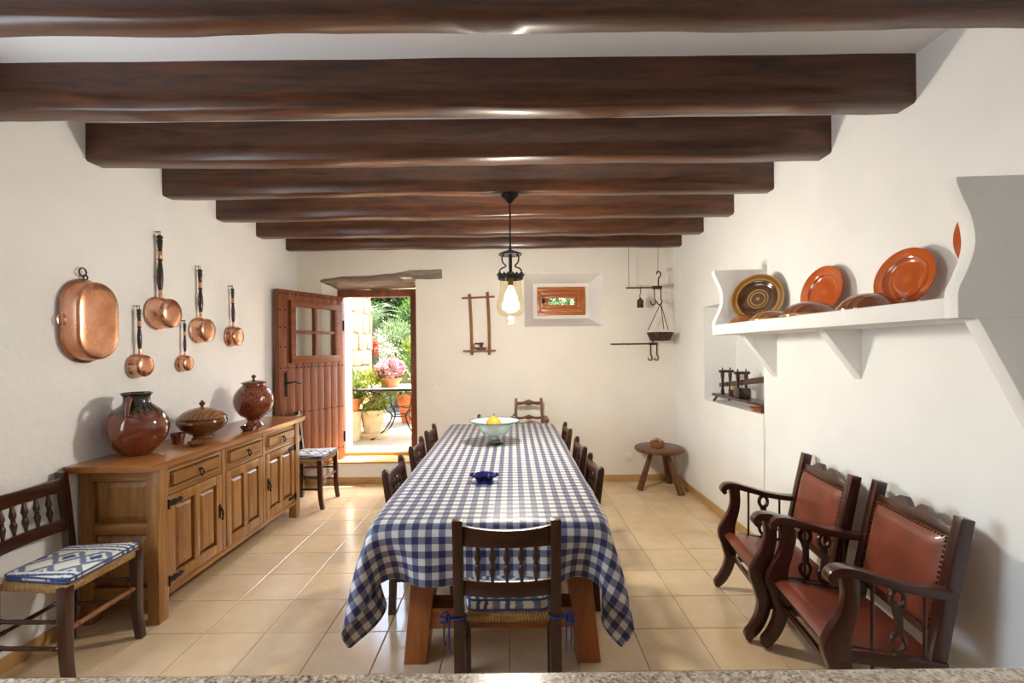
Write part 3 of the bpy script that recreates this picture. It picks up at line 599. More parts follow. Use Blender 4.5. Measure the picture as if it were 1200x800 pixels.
# ------------------------------------------------------------------ rush-seat chairs
def spindle(z0, z1, r):
    L = z1 - z0; return [(r * a, z0 + L * b) for a, b in [(.5, 0), (.55, .04), (.75, .14), (1.25, .3), (1.35, .36), (.9, .45), (.7, .475), (1.0, .49), (1.0, .51), (.7, .525), (.9, .55), (1.35, .64), (1.25, .7), (.75, .86), (.55, .96), (.5, 1)]]
def make_chair(name, label, H=.88, rounded=False, ties=False, group=None, wood_='dark', pad=.054, fsm=None):
    t = thing(name, label, 'chair', (0, 0, 0), 0, group); m = M[wood_]; xr, xf, pw = .188, .197, .043
    def ypost(z): return .165 + (.045 * ((z - .45) / (H - .45)) ** 1.2 if z > .45 else .012 * ((.45 - z) / .45) ** 2)
    for s in (-1, 1):
        zs_ = [0, .15, .3, .45, .55, .65, .75, H - (.03 if rounded else .006), H]
        secs = [(s * xr, ypost(z), z, pw * (1 if z < .5 else .92), pw * .9) for z in zs_]
        if rounded: secs[-1] = (s * xr, ypost(H), H, pw * .3, pw * .3); secs.insert(-1, (s * xr, ypost(H), H - .008, pw * .75, pw * .7))
        obj('rear_leg', MB().sweep(secs), m, t, bevel=.004, axis=2)
        obj('front_leg', MB().sweep([(s * xf, -.178 - .022 * (1 - z / .2) ** 2 if z < .2 else -.178, z, .036 + .008 * (z / .47), .036 + .008 * (z / .47)) for z in (0, .05, .1, .15, .2, .3, .4, .468)]), m, t, bevel=.004, axis=2)
    # rails of the back: top rail gently dished, lower rail
    def rail(nm, z0, z1, crown, dip, th=.02):
        secs = []
        for k in range(13):
            u = -1 + k / 6; x = u * (xr - .018); zc = (z0 + z1) / 2; y = ypost(zc) + .022 * (1 - u * u) - .004
            secs.append([(x, y - th / 2, z0 + crown * (1 - u * u)), (x, y + th / 2, z0 + crown * (1 - u * u)), (x, y + th / 2, z1 - dip * (1 - u * u)), (x, y - th / 2, z1 - dip * (1 - u * u))])
        obj(nm, MB().rings(secs), m, t, bevel=.003, axis=0)
    zt1, zt0 = H - .028, H - .105; zl1, zl0 = H - .245, H - .305
    if H < .85: zt1, zt0, zl1, zl0 = H - .035, H - .10, H - .215, H - .26
    rail('top_rail', zt0, zt1, .0, .012); rail('lower_rail', zl0, zl1, 0, 0)
    for k in range(5):
        u = (-2 + k) / 2; x = u * .112; zc0, zc1 = zl1 - .006, zt0 + .008
        y0 = ypost(zl1) + .022 * (1 - (x / xr) ** 2) - .004; y1 = ypost(zt0) + .022 * (1 - (x / xr) ** 2) - .004
        sh_ = Matrix.Identity(4); sh_[1][2] = (y1 - y0) / (zc1 - zc0); sh_[1][3] = y0 - sh_[1][2] * zc0; sh_[0][3] = x
        obj('spindle', MB().lathe(spindle(zc0, zc1, .0105), 10, sh_), m, t, axis=2)
    # woven rush seat: strands wrapped round the frame in four triangles
    q = [(-xf - .012, -.192), (xf + .012, -.192), (xr - .02, .15), (-xr + .02, .15)]; mb = MB()
    c0 = Vector((0, -.02, .478)); 
    for e in range(4):
        a, b = Vector((*q[e], 0)), Vector((*q[(e + 1) % 4], 0)); n = 26
        for k in range(n):
            p0, p1 = a.lerp(b, k / n), a.lerp(b, (k + 1) / n); pm = (p0 + p1) / 2; d = (pm - Vector((c0.x, c0.y, 0))).normalized()
            def P3(p, f, z): r_ = p.lerp(Vector((c0.x, c0.y, 0)), f); return (r_.x, r_.y, z)
            mb.add([P3(p0, .02, .438), P3(p1, .02, .438), P3(p1, -.0, .458), P3(p0, -.0, .458), P3(pm, -.022, .456), P3(p0, .06, .478), P3(p1, .06, .478), P3(pm, .05, .482), tuple(c0), P3(pm, .0, .438)],
                   [(0, 9, 4, 3), (9, 1, 2, 4), (3, 4, 7, 5), (4, 2, 6, 7), (5, 7, 8), (7, 6, 8)])
    mb.add([(x, y, .440) for x, y in q], [(0, 1, 2, 3)])
    obj('rush_seat', mb, M['rush'], t, sharp=0)
    # cushion with blue piping
    def loop(f, z, n=10):
        cs_ = [(-xf - .006, -.20), (xf + .006, -.20), (xr - .028, .148), (-xr + .028, .148)]; pts = []
        for e in range(4):
            a, b, c_ = Vector((*cs_[e - 1], 0)), Vector((*cs_[e], 0)), Vector((*cs_[(e + 1) % 4], 0)); rr = .035
            i0, i1 = b + (a - b).normalized() * rr, b + (c_ - b).normalized() * rr
            for k in range(5): u = k / 4; pts.append((1 - u) ** 2 * i0 + 2 * u * (1 - u) * b + u * u * i1)
            j1 = c_ + (b - c_).normalized() * rr
            for k in range(1, n): pts.append(i1.lerp(j1, k / n))
        ce = Vector((0, -.025, 0)); return [((p - ce) * f + ce) + Vector((0, 0, z)) for p in pts]
    cu = obj('cushion', MB().rings([loop(.97, .482), loop(1.0, .486), loop(1.005, .476 + pad * .5), loop(1.0, .476 + pad * .85), loop(.97, .476 + pad), loop(.88, .480 + pad), loop(.6, .484 + pad), loop(.2, .486 + pad)]), M['ikat'], t, sharp=0)
    obj('piping', MB().tube(loop(1.0, .472 + pad), .0042, 6, closed=True).tube(loop(1.0, .487), .0042, 6, closed=True), M['welt'], cu)
    if ties:
        for s in (-1, 1):
            x, y = s * xr, ypost(.5); pts = [(x + .026 * math.cos(a), y + .026 * math.sin(a), .475) for a in [6.283 * k / 8 for k in range(8)]]
            mb = MB().tube(cr(pts, 2, True), .0045, 6, closed=True)
            e = Vector((x + s * .03, y + .012, .475))
            for dx, dz in ((.028, -.10), (.008, -.13)): mb.tube(cr([e, e + Vector((s * dx * .7, .012, .012)), e + Vector((s * dx, .012, dz * .5)), e + Vector((s * dx * .9, .008, dz))], 4), .0036, 6)
            for a in (-1, 1): mb.tube(cr([e, e + Vector((s * .02, .01, .022 * a + .008)), e + Vector((s * .042, .01, .012 * a)), e], 4), .0036, 6)
            obj('tie', mb, M['bluecord'], cu)
    # stretchers
    def turned(p, q_, r=.0115):
        p, q_ = Vector(p), Vector(q_); L = (q_ - p).length; mat = Matrix.Translation(p) @ (q_ - p).to_track_quat('Z', 'Y').to_matrix().to_4x4()
        prof = [(r * .7, 0), (r, .06 * L), (r * 1.05, .10 * L), (r * 1.3, .115 * L), (r * .8, .13 * L), (r * 1.3, .145 * L), (r * .95, .16 * L), (r * 1.15, .5 * L)]; prof += [(a, L - b) for a, b in prof[-2::-1]]
        return MB().lathe(prof, 12, mat)
    obj('stretcher', turned((-xf, -.18, .27), (xf, -.18, .27)), M[fsm] if fsm else m, t, axis=0, label='lighter brown turned front stretcher' if fsm else None)
    for s in (-1, 1):
        obj('stretcher', turned((s * xf, -.18, .19), (s * xr, .168, .19), .0095), m, t, axis=1); obj('stretcher', turned((s * xf, -.18, .31), (s * xr, .168, .31), .0095), m, t, axis=1)
    obj('stretcher', turned((-xr, .167, .23), (xr, .167, .23), .0095), m, t, axis=0)
    return t
ch = make_chair('dining_chair', 'dark chair with ikat cushion at the near left, cut by the picture edge', H=.89, group=None, wood_='mahogany', pad=.032, fsm='rustic'); ch.location = (-2.195, 2.285, 0); ch.rotation_euler = (0, 0, R(90))
dup(ch, (-2.03, 4.655, 0), R(90), 'dark chair with blue cushion between the sideboard and the open door')
hc = make_chair('dining_chair', 'chair at the near head of the table, back towards the camera, blue cushion ties', H=.868, ties=True); hc.location = (-.028, 1.985, 0); hc.rotation_euler = (0, 0, R(180))
CHAIRS = []
sc_ = make_chair('dining_chair', '', H=.828, rounded=True, group='chairs along the sides of the table')
side = [(-.53, 2.87, 90, 'nearest of the three chairs on the left side of the table'), (-.525, 3.53, 90, 'middle one of the three chairs on the left side of the table'), (-.53, 4.16, 90, 'farthest of the three chairs on the left side, nearest the garden door'),
        (.30, 2.885, -90, 'nearest of the three chairs on the right side of the table'), (.295, 3.46, -90, 'middle one of the three chairs on the right side of the table'), (.285, 4.19, -90, 'farthest of the three chairs on the right side of the table')]
for i, (x, y, a, lab) in enumerate(side):
    if i == 0: sc_.location = (x, y, 0); sc_.rotation_euler = (0, 0, R(a)); sc_['label'] = lab
    else: dup(sc_, (x, y, 0), R(a), lab, 'chairs along the sides of the table')
    CHAIRS.append((x, y))
dup(sc_, (-.17, 4.74, 0), 0, 'chair at the far end of the table, mostly hidden behind the glass bowl')
CHAIRS.append((-.17, 4.74))

# tall small armchair by the back wall
hcz = thing('high_chair', 'small tall wooden armchair with scalloped slats behind the far table end', 'chair', (.178, 5.0, 0))
for s in (-1, 1):
    obj('rear_leg', MB().sweep([(s * .175, .18, 0, .034, .034), (s * .16, .12, .5, .034, .034), (s * .137, .15, .972, .03, .028)]), M['stoolwood'], hcz, bevel=.004, axis=2)
    obj('front_leg', MB().sweep([(s * .20, -.17, 0, .034, .034), (s * .185, -.13, .5, .034, .034), (s * .178, -.12, .755, .028, .028)]), M['stoolwood'], hcz, bevel=.004, axis=2)
    obj('armrest', MB().bx(s * .178 - .025, s * .178 + .025, -.15, .15, .752, .778), M['stoolwood'], hcz, bevel=.006, axis=1)
for z, h in ((.925, .05), (.762, .04)):
    poly = [(-.135, z - h / 2)] + [(x_, z - h / 2 - .006 * math.cos(x_ * 60)) for x_ in (-.09, -.045, 0, .045, .09)] + [(.135, z - h / 2)]
    poly += [(.135, z + h / 2 - .012)] + [(x_, z + h / 2 - .012 + .014 * max(0, 1 - abs(x_) / .05) + .006 * math.cos(x_ * 35)) for x_ in (.10, .06, .03, 0, -.03, -.06, -.10)] + [(-.135, z + h / 2 - .012)]
    obj('back_slat', MB().prism(poly, .138, .154, lambda u, v, h_: (u, h_, v)), M['stoolwood'], hcz, bevel=.002, axis=0)
obj('seat', MB().bx(-.19, .19, -.16, .14, .49, .515), M['stoolwood'], hcz, bevel=.006, axis=0)
for y, z in ((-.15, .25), (.16, .25)): obj('stretcher', MB().tube([(-.19, y, z), (.19, y, z)], .012, 8), M['stoolwood'], hcz, axis=0)

# ------------------------------------------------------------------ table and cloth
TX0, TX1, TY0, TY1, TZ = -.645, .425, 2.025, 4.74, .752
tb = thing('dining_table', 'long orange-brown wooden dining table under the checked cloth', 'table', (0, 0, 0))
for k in range(5):
    a = TX0 + (TX1 - TX0) * k / 5; b = TX0 + (TX1 - TX0) * (k + 1) / 5; obj('table_board', MB().bx(max(a + .002, TX0 + .024), min(b - .002, TX1 - .024), TY0 + .024, TY1 - .024, .70, TZ - .006), M['tablewood'], tb, bevel=.003, axis=1)
for y in (2.24, 4.40):
    for s, xb in ((-1, -.485), (1, .36)):
        xt = xb - s * .07; obj('leg', MB().hexa([(xb - .053, y, 0), (xb + .053, y, 0), (xb + .053, y + .15, 0), (xb - .053, y + .15, 0)], [(xt - .06, y, .64), (xt + .06, y, .64), (xt + .06, y + .15, .64), (xt - .06, y + .15, .64)]), M['tablewood'], tb, bevel=.004, axis=2)
    obj('cross_stretcher', MB().bx(-.44, .315, y + .012, y + .138, .165, .265), M['tablewood'], tb, bevel=.004, axis=0)
    obj('top_bearer', MB().bx(-.56, .36, y - .01, y + .16, .63, .705), M['tablewood'], tb, bevel=.004, axis=0)
obj('long_stretcher', MB().bx(-.11, -.02, 2.3, 4.5, .17, .26), M['tablewood'], tb, bevel=.004, axis=1)

def drape():
    h = .0305; dx, dyf, dyb = .37, .245, .24
    W, L = TX1 - TX0, TY1 - TY0; nx = int(round((W + 2 * dx) / h)); ny = int(round((L + dyf + dyb) / h))
    u = np.linspace(TX0 - dx, TX1 + dx, nx + 1); v = np.linspace(TY0 - dyf, TY1 + dyb, ny + 1); U, V = np.meshgrid(u, v, indexing='ij')
    X = np.stack([U, V, np.full_like(U, TZ + .006)], -1)
    rs = np.random.RandomState(3); X[..., 2] += rs.rand(*U.shape) * .002
    Xp = X.copy(); hx, hy = u[1] - u[0], v[1] - v[0]; hd = math.hypot(hx, hy)
    cons = []; XR0 = X.copy(); XR0[..., 2] = TZ + .006; PIN = (U > TX0 - .001) & (U < TX1 + .001) & (V > TY0 - .001) & (V < TY1 + .001)
    for (di, dj, L0, k) in ((1, 0, hx, 1.), (0, 1, hy, 1.), (1, 1, hd, .35), (1, -1, hd, .35), (2, 0, 2 * hx, .5), (0, 2, 2 * hy, .5), (3, 0, 3 * hx, .35), (0, 3, 3 * hy, .35)):
        mx_ = max(abs(di), abs(dj))
        for par in range(2 * mx_):
            if di:
                st = np.arange(nx + 1 - di); st = st[st % (2 * mx_) == par]
                a0, a1 = (0, ny + 1) if dj == 0 else ((0, ny) if dj > 0 else (1, ny + 1))
                I = (st[:, None], np.arange(a0, a1)[None, :]); J = (st[:, None] + di, np.arange(a0, a1)[None, :] + dj)
            else:
                st = np.arange(ny + 1 - dj); st = st[st % (2 * mx_) == par]
                I = (np.arange(nx + 1)[:, None], st[None, :]); J = (np.arange(nx + 1)[:, None], st[None, :] + dj)
            cons.append((I, J, L0, k))
    e = .006; x0, x1, y0, y1, zt = TX0 - e, TX1 + e, TY0 - e, TY1 + e, TZ + e
    for step in range(170):
        vel = (X - Xp) * .955; Xp = X.copy(); X = X + vel; X[..., 2] -= .0012
        # a light outward air push early on, so that the corners fan out
        if step < 40:
            X[..., 0] += np.sign(U - (TX0 + TX1) / 2) * .0004 * (X[..., 2] < TZ); X[..., 1] += np.sign(V - (TY0 + TY1) / 2) * .0004 * (X[..., 2] < TZ)
        for it in range(7):
            for I, J, L0, k in cons:
                a, b = X[I], X[J]; d = b - a; n = np.sqrt((d * d).sum(-1, keepdims=True)) + 1e-9
                c = d * ((n - L0) / n * .5 * k); 
                if k < .3: c = np.where(n < L0, c, c)
                X[I] = a + c; X[J] = b - c
            # table box
            x, y, z = X[..., 0], X[..., 1], X[..., 2]
            ins = (x > x0) & (x < x1) & (y > y0) & (y < y1) & (z < zt) & (z > TZ - .06)
            pen = np.stack([x - x0, x1 - x, y - y0, y1 - y, zt - z], -1); w_ = np.argmin(pen, -1)
            X[..., 2] = np.where(ins & (w_ == 4), zt, z); X[..., 0] = np.where(ins & (w_ == 0), x0, np.where(ins & (w_ == 1), x1, x)); X[..., 1] = np.where(ins & (w_ == 2), y0, np.where(ins & (w_ == 3), y1, y))
            # chairs pushed in along the sides: stay inside their backs and above their cushions
            for cx, cy in CHAIRS[:6]:
                x, y, z = X[..., 0], X[..., 1], X[..., 2]; near = np.abs(y - cy) < .225
                if cx < -.2: X[..., 0] = np.where(near & (z < .74), np.maximum(x, TX0 - .008), x)
                else: X[..., 0] = np.where(near & (z < .74), np.minimum(x, TX1 + .008), x)
                X[..., 2] = np.where(near & (z < .548) & (np.abs(x - cx) < .24), .548, z)
            # far chair back and near chair back stay clear
            X[..., 2] = np.maximum(X[..., 2], .02)
            ont = (np.abs(X[..., 2] - zt) < 1e-5); X[ont] = Xp[ont] * .5 + X[ont] * .5; X[PIN] = XR0[PIN]
    return X, U, V
CX, CU, CV = drape()
nx, ny = CU.shape; me = bpy.data.meshes.new('tablecloth')
fs = [(i * ny + j, (i + 1) * ny + j, (i + 1) * ny + j + 1, i * ny + j + 1) for i in range(nx - 1) for j in range(ny - 1)]
me.from_pydata([tuple(p) for p in CX.reshape(-1, 3)], [], fs)
uv = me.uv_layers.new(name='UVMap'); uu = CU.reshape(-1); vv = CV.reshape(-1)
li = np.empty(len(me.loops), np.int32); me.loops.foreach_get('vertex_index', li)
uv.data.foreach_set('uv', np.stack([uu[li] + .004, vv[li]], -1).astype(np.float32).ravel()); me.polygons.foreach_set('use_smooth', [True] * len(me.polygons)); me.materials.append(M['gingham'])
tc_ = bpy.data.objects.new('tablecloth', me); C.objects.link(tc_); tag(tc_, 'blue and white checked cloth draped over the long table, corners hanging low', 'tablecloth')
md = tc_.modifiers.new('thickness', 'SOLIDIFY'); md.thickness = .0016; md.offset = 1
md = tc_.modifiers.new('smooth', 'SUBSURF'); md.levels = 1; md.render_levels = 1
ZT = TZ + .0085

# things on the table
gb = thing('glass_bowl', 'wide pale green glass bowl on a dark foot holding the yellow fruit', 'bowl', (-.145, 3.74, ZT))
obj('bowl', MB().lathe([(.022, .062), (.05, .066), (.10, .085), (.125, .125), (.145, .155), (.196, .178), (.194, .183), (.140, .162), (.118, .130), (.094, .093), (.05, .075), (.001, .072)], 48), M['greenglass'], gb)
obj('rim', MB().tube([(.196 * math.cos(6.283 * k / 48), .196 * math.sin(6.283 * k / 48), .181) for k in range(48)], .0045, 8, closed=True), M['tealglass'], gb)
obj('stem', MB().lathe([(.038, .038), (.027, .045), (.024, .052), (.034, .058), (.03, .063)], 32), M['greenglass'], gb)
obj('foot', MB().lathe([(.07, 0), (.072, .004), (.05, .024), (.036, .036), (.02, .038)], 40), M['smokeglass'], gb)
lm = MB().lathe([(.002, -.062), (.03, -.056), (.053, -.035), (.061, -.005), (.056, .028), (.038, .052), (.016, .064), (.006, .069), (.004, .074)], 28)
for v_ in lm.v:
    a = math.atan2(v_.y, v_.x); k = 1 + .025 * math.cos(8 * a); v_.x *= k; v_.y *= k
fr_ = obj('fruit', lm, M['lemon'], loc=(-.155, 3.735, ZT + .15)); tag(fr_, 'yellow-orange ribbed fruit lying in the green glass bowl', 'fruit')
obj('fruit_stem', MB().tube([(0, 0, .07), (.003, 0, .082), (.009, .002, .09)], .004, 6), M['trunk'], fr_)
ab = thing('ashtray', 'small cobalt blue glass ashtray with two handles on the checked cloth', 'ashtray', (-.165, 2.66, ZT))
obj('dish', MB().lathe([(.044, 0), (.05, .004), (.052, .018), (.062, .032), (.064, .042), (.056, .044), (.05, .036), (.044, .014), (.001, .010)], 36), M['cobalt'], ab)
for s in (-1, 1): obj('handle', MB().tube(cr([(s * .058, -.026, .034), (s * .074, -.018, .04), (s * .08, 0, .041), (s * .074, .018, .04), (s * .058, .026, .034)], 4), .0065, 8), M['cobalt'], ab)

# ------------------------------------------------------------------ sideboard
SX, SY0, SY1 = -1.985, 2.59, 4.31   # front plane, near and far side
sb = thing('sideboard', 'long honey-brown wooden sideboard with iron hinges against the left wall', 'sideboard', (-2.2, 3.45, 0)); ox, oy = -2.2, 3.45
def sbo(name, mb, m='honey', par=None, **k):
    o = obj(name, mb, M[m], par or sb, **k); return o
def L(x0, x1, y0, y1, z0, z1, mb=None): return (mb or MB()).bx(x0 - ox, x1 - ox, y0 - oy, y1 - oy, z0, z1)
sbo('top', MB().hexa([(-2.425 - ox, 2.51 - oy, .868), (-1.957 - ox, 2.51 - oy, .868), (-1.957 - ox, 4.37 - oy, .868), (-2.425 - ox, 4.37 - oy, .868)], [(-2.425 - ox, 2.5 - oy, .906), (-1.945 - ox, 2.5 - oy, .906), (-1.945 - ox, 4.38 - oy, .906), (-2.425 - ox, 4.38 - oy, .906)]), 'honeytop', bevel=.004, axis=1)
for y in (SY0, SY1 - .075):
    for x in (-2.42, SX - .06): sbo('leg', L(x, x + .065, y, y + .075, 0, .868), bevel=.003, axis=2)
sbo('carcass', L(-2.41, SX - .03, SY0 + .04, SY1 - .04, .135, .865), bevel=.002, axis=1)
# near and far side: rails and two raised panels
for y, s in ((SY0, 1), (SY1, -1)):
    for z0, z1 in ((.13, .2), (.50, .56), (.80, .868)): sbo('side_rail', L(-2.356, SX - .06, min(y + s * .01, y + s * .03), max(y + s * .01, y + s * .03), z0, z1), bevel=.003, axis=0)
    for z0, z1 in ((.21, .49), (.57, .79)):
        b = .03; ya, yb, yc = y + s * .04, y + s * .032, y + s * .018
        mb = MB().rings([[(-2.35 - ox, ya - oy, z0), (SX - .065 - ox, ya - oy, z0), (SX - .065 - ox, ya - oy, z1), (-2.35 - ox, ya - oy, z1)], [(-2.35 - ox, yb - oy, z0), (SX - .065 - ox, yb - oy, z0), (SX - .065 - ox, yb - oy, z1), (-2.35 - ox, yb - oy, z1)], [(-2.35 + b - ox, yc - oy, z0 + b), (SX - .065 - b - ox, yc - oy, z0 + b), (SX - .065 - b - ox, yc - oy, z1 - b), (-2.35 + b - ox, yc - oy, z1 - b)]])
        sbo('side_panel', mb, sharp=15, axis=2)
sec = [SY0 + .08, 3.195, 3.715, SY1 - .08]
sbo('front_rail', L(SX - .05, SX - .006, SY0 + .07, SY1 - .07, .845, .868), bevel=.002, axis=1); sbo('front_rail', L(SX - .05, SX - .006, SY0 + .07, SY1 - .07, .692, .714), bevel=.002, axis=1)
sbo('base_rail', L(SX - .06, SX + .002, SY0 + .07, SY1 - .07, .128, .152, L(SX - .06, SX - .008, SY0 + .07, SY1 - .07, .15, .165)), bevel=.004, axis=1)
for y in sec[1:3]: sbo('divider', L(SX - .05, SX - .004, y - .02, y + .02, .16, .85), bevel=.002, axis=2)
def raised(x, y0, y1, z0, z1, b, dep):   # raised field facing +X
    f = lambda xx, i: [(xx - ox, y0 + i - oy, z0 + i), (xx - ox, y1 - i - oy, z0 + i), (xx - ox, y1 - i - oy, z1 - i), (xx - ox, y0 + i - oy, z1 - i)]
    return MB().rings([f(x - .02, 0), f(x - dep, 0), f(x - dep, .006), f(x, b), f(x, b + .002)])
def pull(y, z, par, drop):
    x = SX - ox; yy = y - oy
    mb = MB().lathe([(.017, 0), (.014, .004), (.006, .006), (.006, .018)], 14, Matrix.Translation((x + .006, yy, z)) @ rotM('Y', 90)).sphere((x + .026, yy, z), .009, 10, 6)
    mb.tube(cr([(x + .026, yy - .012, z), (x + .032, yy - .015, z - .022), (x + .03, yy, z - drop), (x + .032, yy + .015, z - .022), (x + .026, yy + .012, z)], 4), .0042, 6)
    obj('pull', mb, M['iron'], par)
for k in range(3):
    y0, y1 = sec[k] + (.0 if k == 0 else .022), sec[k + 1] - (.0 if k == 2 else .022)
    d = sbo('drawer', L(SX - .03, SX - .004, y0 + .003, y1 - .003, .717, .842), bevel=.003, axis=1); obj('drawer_field', raised(SX + .012, y0 + .022, y1 - .022, .736, .824, .012, .016), M['honey'], d, axis=1, sharp=15); pull((y0 + y1) / 2, .787, d, .045)
    dd_ = sbo('cupboard_door', None if False else (lambda mb: mb)(L(SX - .032, SX - .002, y0 + .003, y0 + .06, .168, .688, L(SX - .032, SX - .002, y1 - .06, y1 - .003, .168, .688, L(SX - .032, SX - .002, y0 + .06, y1 - .06, .168, .228, L(SX - .032, SX - .002, y0 + .06, y1 - .06, .628, .688, L(SX - .032, SX - .002, (y0 + y1) / 2 - .024, (y0 + y1) / 2 + .024, .228, .628)))))), bevel=.004, axis=2)
    for a, b in ((y0 + .06, (y0 + y1) / 2 - .024), ((y0 + y1) / 2 + .024, y1 - .06)): obj('door_panel', raised(SX - .004, a, b, .228, .628, .03, .02), M['honey'], dd_, axis=2, sharp=15)
    if k != 1:
        hy, s = (y0, 1) if k == 0 else (y1, -1)
        for z in (.645, .205):
            mb = MB().prism([(hy - oy + s * u, z + v) for u, v in [(-.03, -.02), (-.008, -.028), (.004, -.02), (.03, -.014), (.05, -.02), (.075, -.010), (.10, -.017), (.125, 0), (.10, .017), (.075, .010), (.05, .02), (.03, .014), (.004, .02), (-.008, .028), (-.03, .02)]], SX - ox - .002, SX - ox + .004, lambda u, v, h: (h, u, v)).lathe([(.008, z - .028), (.008, z + .028)], 10, Matrix.Translation((SX - ox + .004, hy - oy, 0)))
            obj('strap_hinge', mb, M['iron'], dd_, bevel=.0015)
    if k != 1:
        hy = y1 - .03 if k == 0 else y0 + .03; x = SX - ox
        mb = MB().prism([(hy - oy + u, .44 + v) for u, v in [(0, -.05), (.012, -.03), (.008, 0), (.012, .03), (0, .05), (-.012, .03), (-.008, 0), (-.012, -.03)]], x - .002, x + .004, lambda u, v, h: (h, u, v)).sphere((x + .012, hy - oy, .455), .009, 10, 6).tube(cr([(x + .014, hy - oy, .455), (x + .022, hy - oy, .43), (x + .018, hy - oy, .40)], 4), .006, 6).sphere((x + .018, hy - oy, .395), (.008, .008, .014), 8, 6)
        obj('drop_handle', mb, M['iron'], dd_)

# pottery on the sideboard
ZS = .907
jg = thing('jug', 'big round-bellied brown jug with dark green glazed neck at the near sideboard end', 'jug', (-2.262, 2.80, ZS))
obj('body', MB().lathe([(.82 * p_[0], p_[1]) for p_ in cr([(.080, 0), (.094, .008), (.138, .045), (.178, .095), (.196, .15), (.190, .205), (.158, .255), (.112, .288), (.086, .308), (.080, .33), (.082, .348), (.095, .364), (.096, .371), (.086, .370), (.074, .352), (.073, .31), (.09, .28), (.05, .26)], 3)], 56), M['jug'], jg)
a = R(-72); hp = [(.064, .335), (.088, .342), (.11, .325), (.122, .285), (.128, .245)]
obj('handle', MB().tube(cr([(r_ * math.cos(a), r_ * math.sin(a), z) for r_, z in hp], 5), .015, 10), M['brownglaze'], jg)
cp = obj('cup', MB().lathe([(.03, 0), (.034, .003), (.032, .012), (.046, .07), (.043, .071), (.03, .018), (.001, .014)], 28), M['brownglaze'], loc=(-2.24, 3.11, ZS)); tag(cp, 'small flared brown cup standing behind the big jug', 'cup')
tu = thing('tureen', 'lidded brown soup tureen in the middle of the sideboard', 'tureen', (-2.19, 3.28, ZS))
obj('body', MB().lathe([(max(.001, p_[0]), p_[1]) for p_ in cr([(.062, 0), (.066, .006), (.056, .02), (.068, .034), (.118, .064), (.147, .098), (.156, .122), (.151, .138), (.152, .146), (.143, .148), (.13, .13), (.08, .05), (.002, .04)], 3)], 48), M['tureen'], tu)
ld = obj('lid', MB().lathe([(.150, .146), (.153, .152), (.148, .158), (.14, .165), (.115, .19), (.07, .212), (.02, .222), (.008, .224)], 48), M['streak'], tu)
obj('knob', MB().lathe([(.012, .220), (.009, .232), (.018, .243), (.020, .252), (.014, .26), (.007, .263), (.008, .27), (.002, .272)], 20), M['brownglaze'], ld)
for s in (-1, 1):
    mt = rotM('Z', 0); obj('handle', MB().tube(cr([(-.03, s * .147, .12), (-.02, s * .172, .125), (.02, s * .172, .125), (.03, s * .147, .12)], 4), .009, 8), M['tureen'], tu)
ds = obj('dish', MB().lathe([(.04, 0), (.045, .003), (.07, .026), (.068, .029), (.042, .01), (.001, .008)], 32, sx=.75, sy=1.1), M['tureen'], loc=(-2.06, 3.04, ZS)); tag(ds, 'small oval brown dish lying in front of the tureen', 'dish')
cp2 = obj('cup', MB().lathe([(.028, 0), (.03, .004), (.042, .05), (.04, .051), (.026, .01), (.001, .008)], 24), M['brownglaze'], loc=(-2.27, 3.49, ZS)); tag(cp2, 'small brown cup half hidden behind the tureen', 'cup')
gj = thing('jar', 'globe-shaped dimpled brown jar with lid at the far sideboard end', 'jar', (-2.13, 3.83, ZS))
bm_ = MB().lathe([(.07, 0), (.074, .005), (.066, .018), (.052, .035), (.05, .05), (.07, .075)] + [(.151 * math.sin(u), .205 - .151 * math.cos(u)) for u in [R(d) for d in range(38, 144, 6)]] + [(.084, .332), (.082, .345), (.07, .35)], 64)
for v_ in bm_.v:
    r_ = math.hypot(v_.x, v_.y)
    if .09 < v_.z < .31:
        a = math.atan2(v_.y, v_.x); k = 1 - .016 * (.5 + .5 * math.cos(16 * a) * math.cos(v_.z * 150)); v_.x *= k; v_.y *= k
obj('body', bm_, M['speckle'], gj)
ld = obj('lid', MB().lathe([(.086, .345), (.094, .349), (.094, .355), (.08, .362), (.04, .372), (.012, .378)], 40), M['brownglaze'], gj)
obj('knob', MB().lathe([(.011, .376), (.009, .39), (.017, .40), (.019, .407), (.012, .416), (.002, .421)], 18), M['brownglaze'], ld)
d2 = obj('dish', MB().lathe([(.05, 0), (.055, .003), (.068, .028), (.078, .032), (.076, .036), (.064, .031), (.05, .01), (.001, .008)], 30, sx=.7), M['brownglaze'], loc=(-2.045, 3.60, ZS)); tag(d2, 'low brown rimmed dish in front of the globe jar', 'dish')
c3 = obj('cup', MB().lathe([(.022, 0), (.026, .004), (.03, .035), (.028, .036), (.02, .01), (.001, .008)], 20), M['brownglaze'], loc=(-2.045, 3.575, ZS + .0105)); tag(c3, 'tiny brown cup standing in the low dish by the globe jar', 'cup')

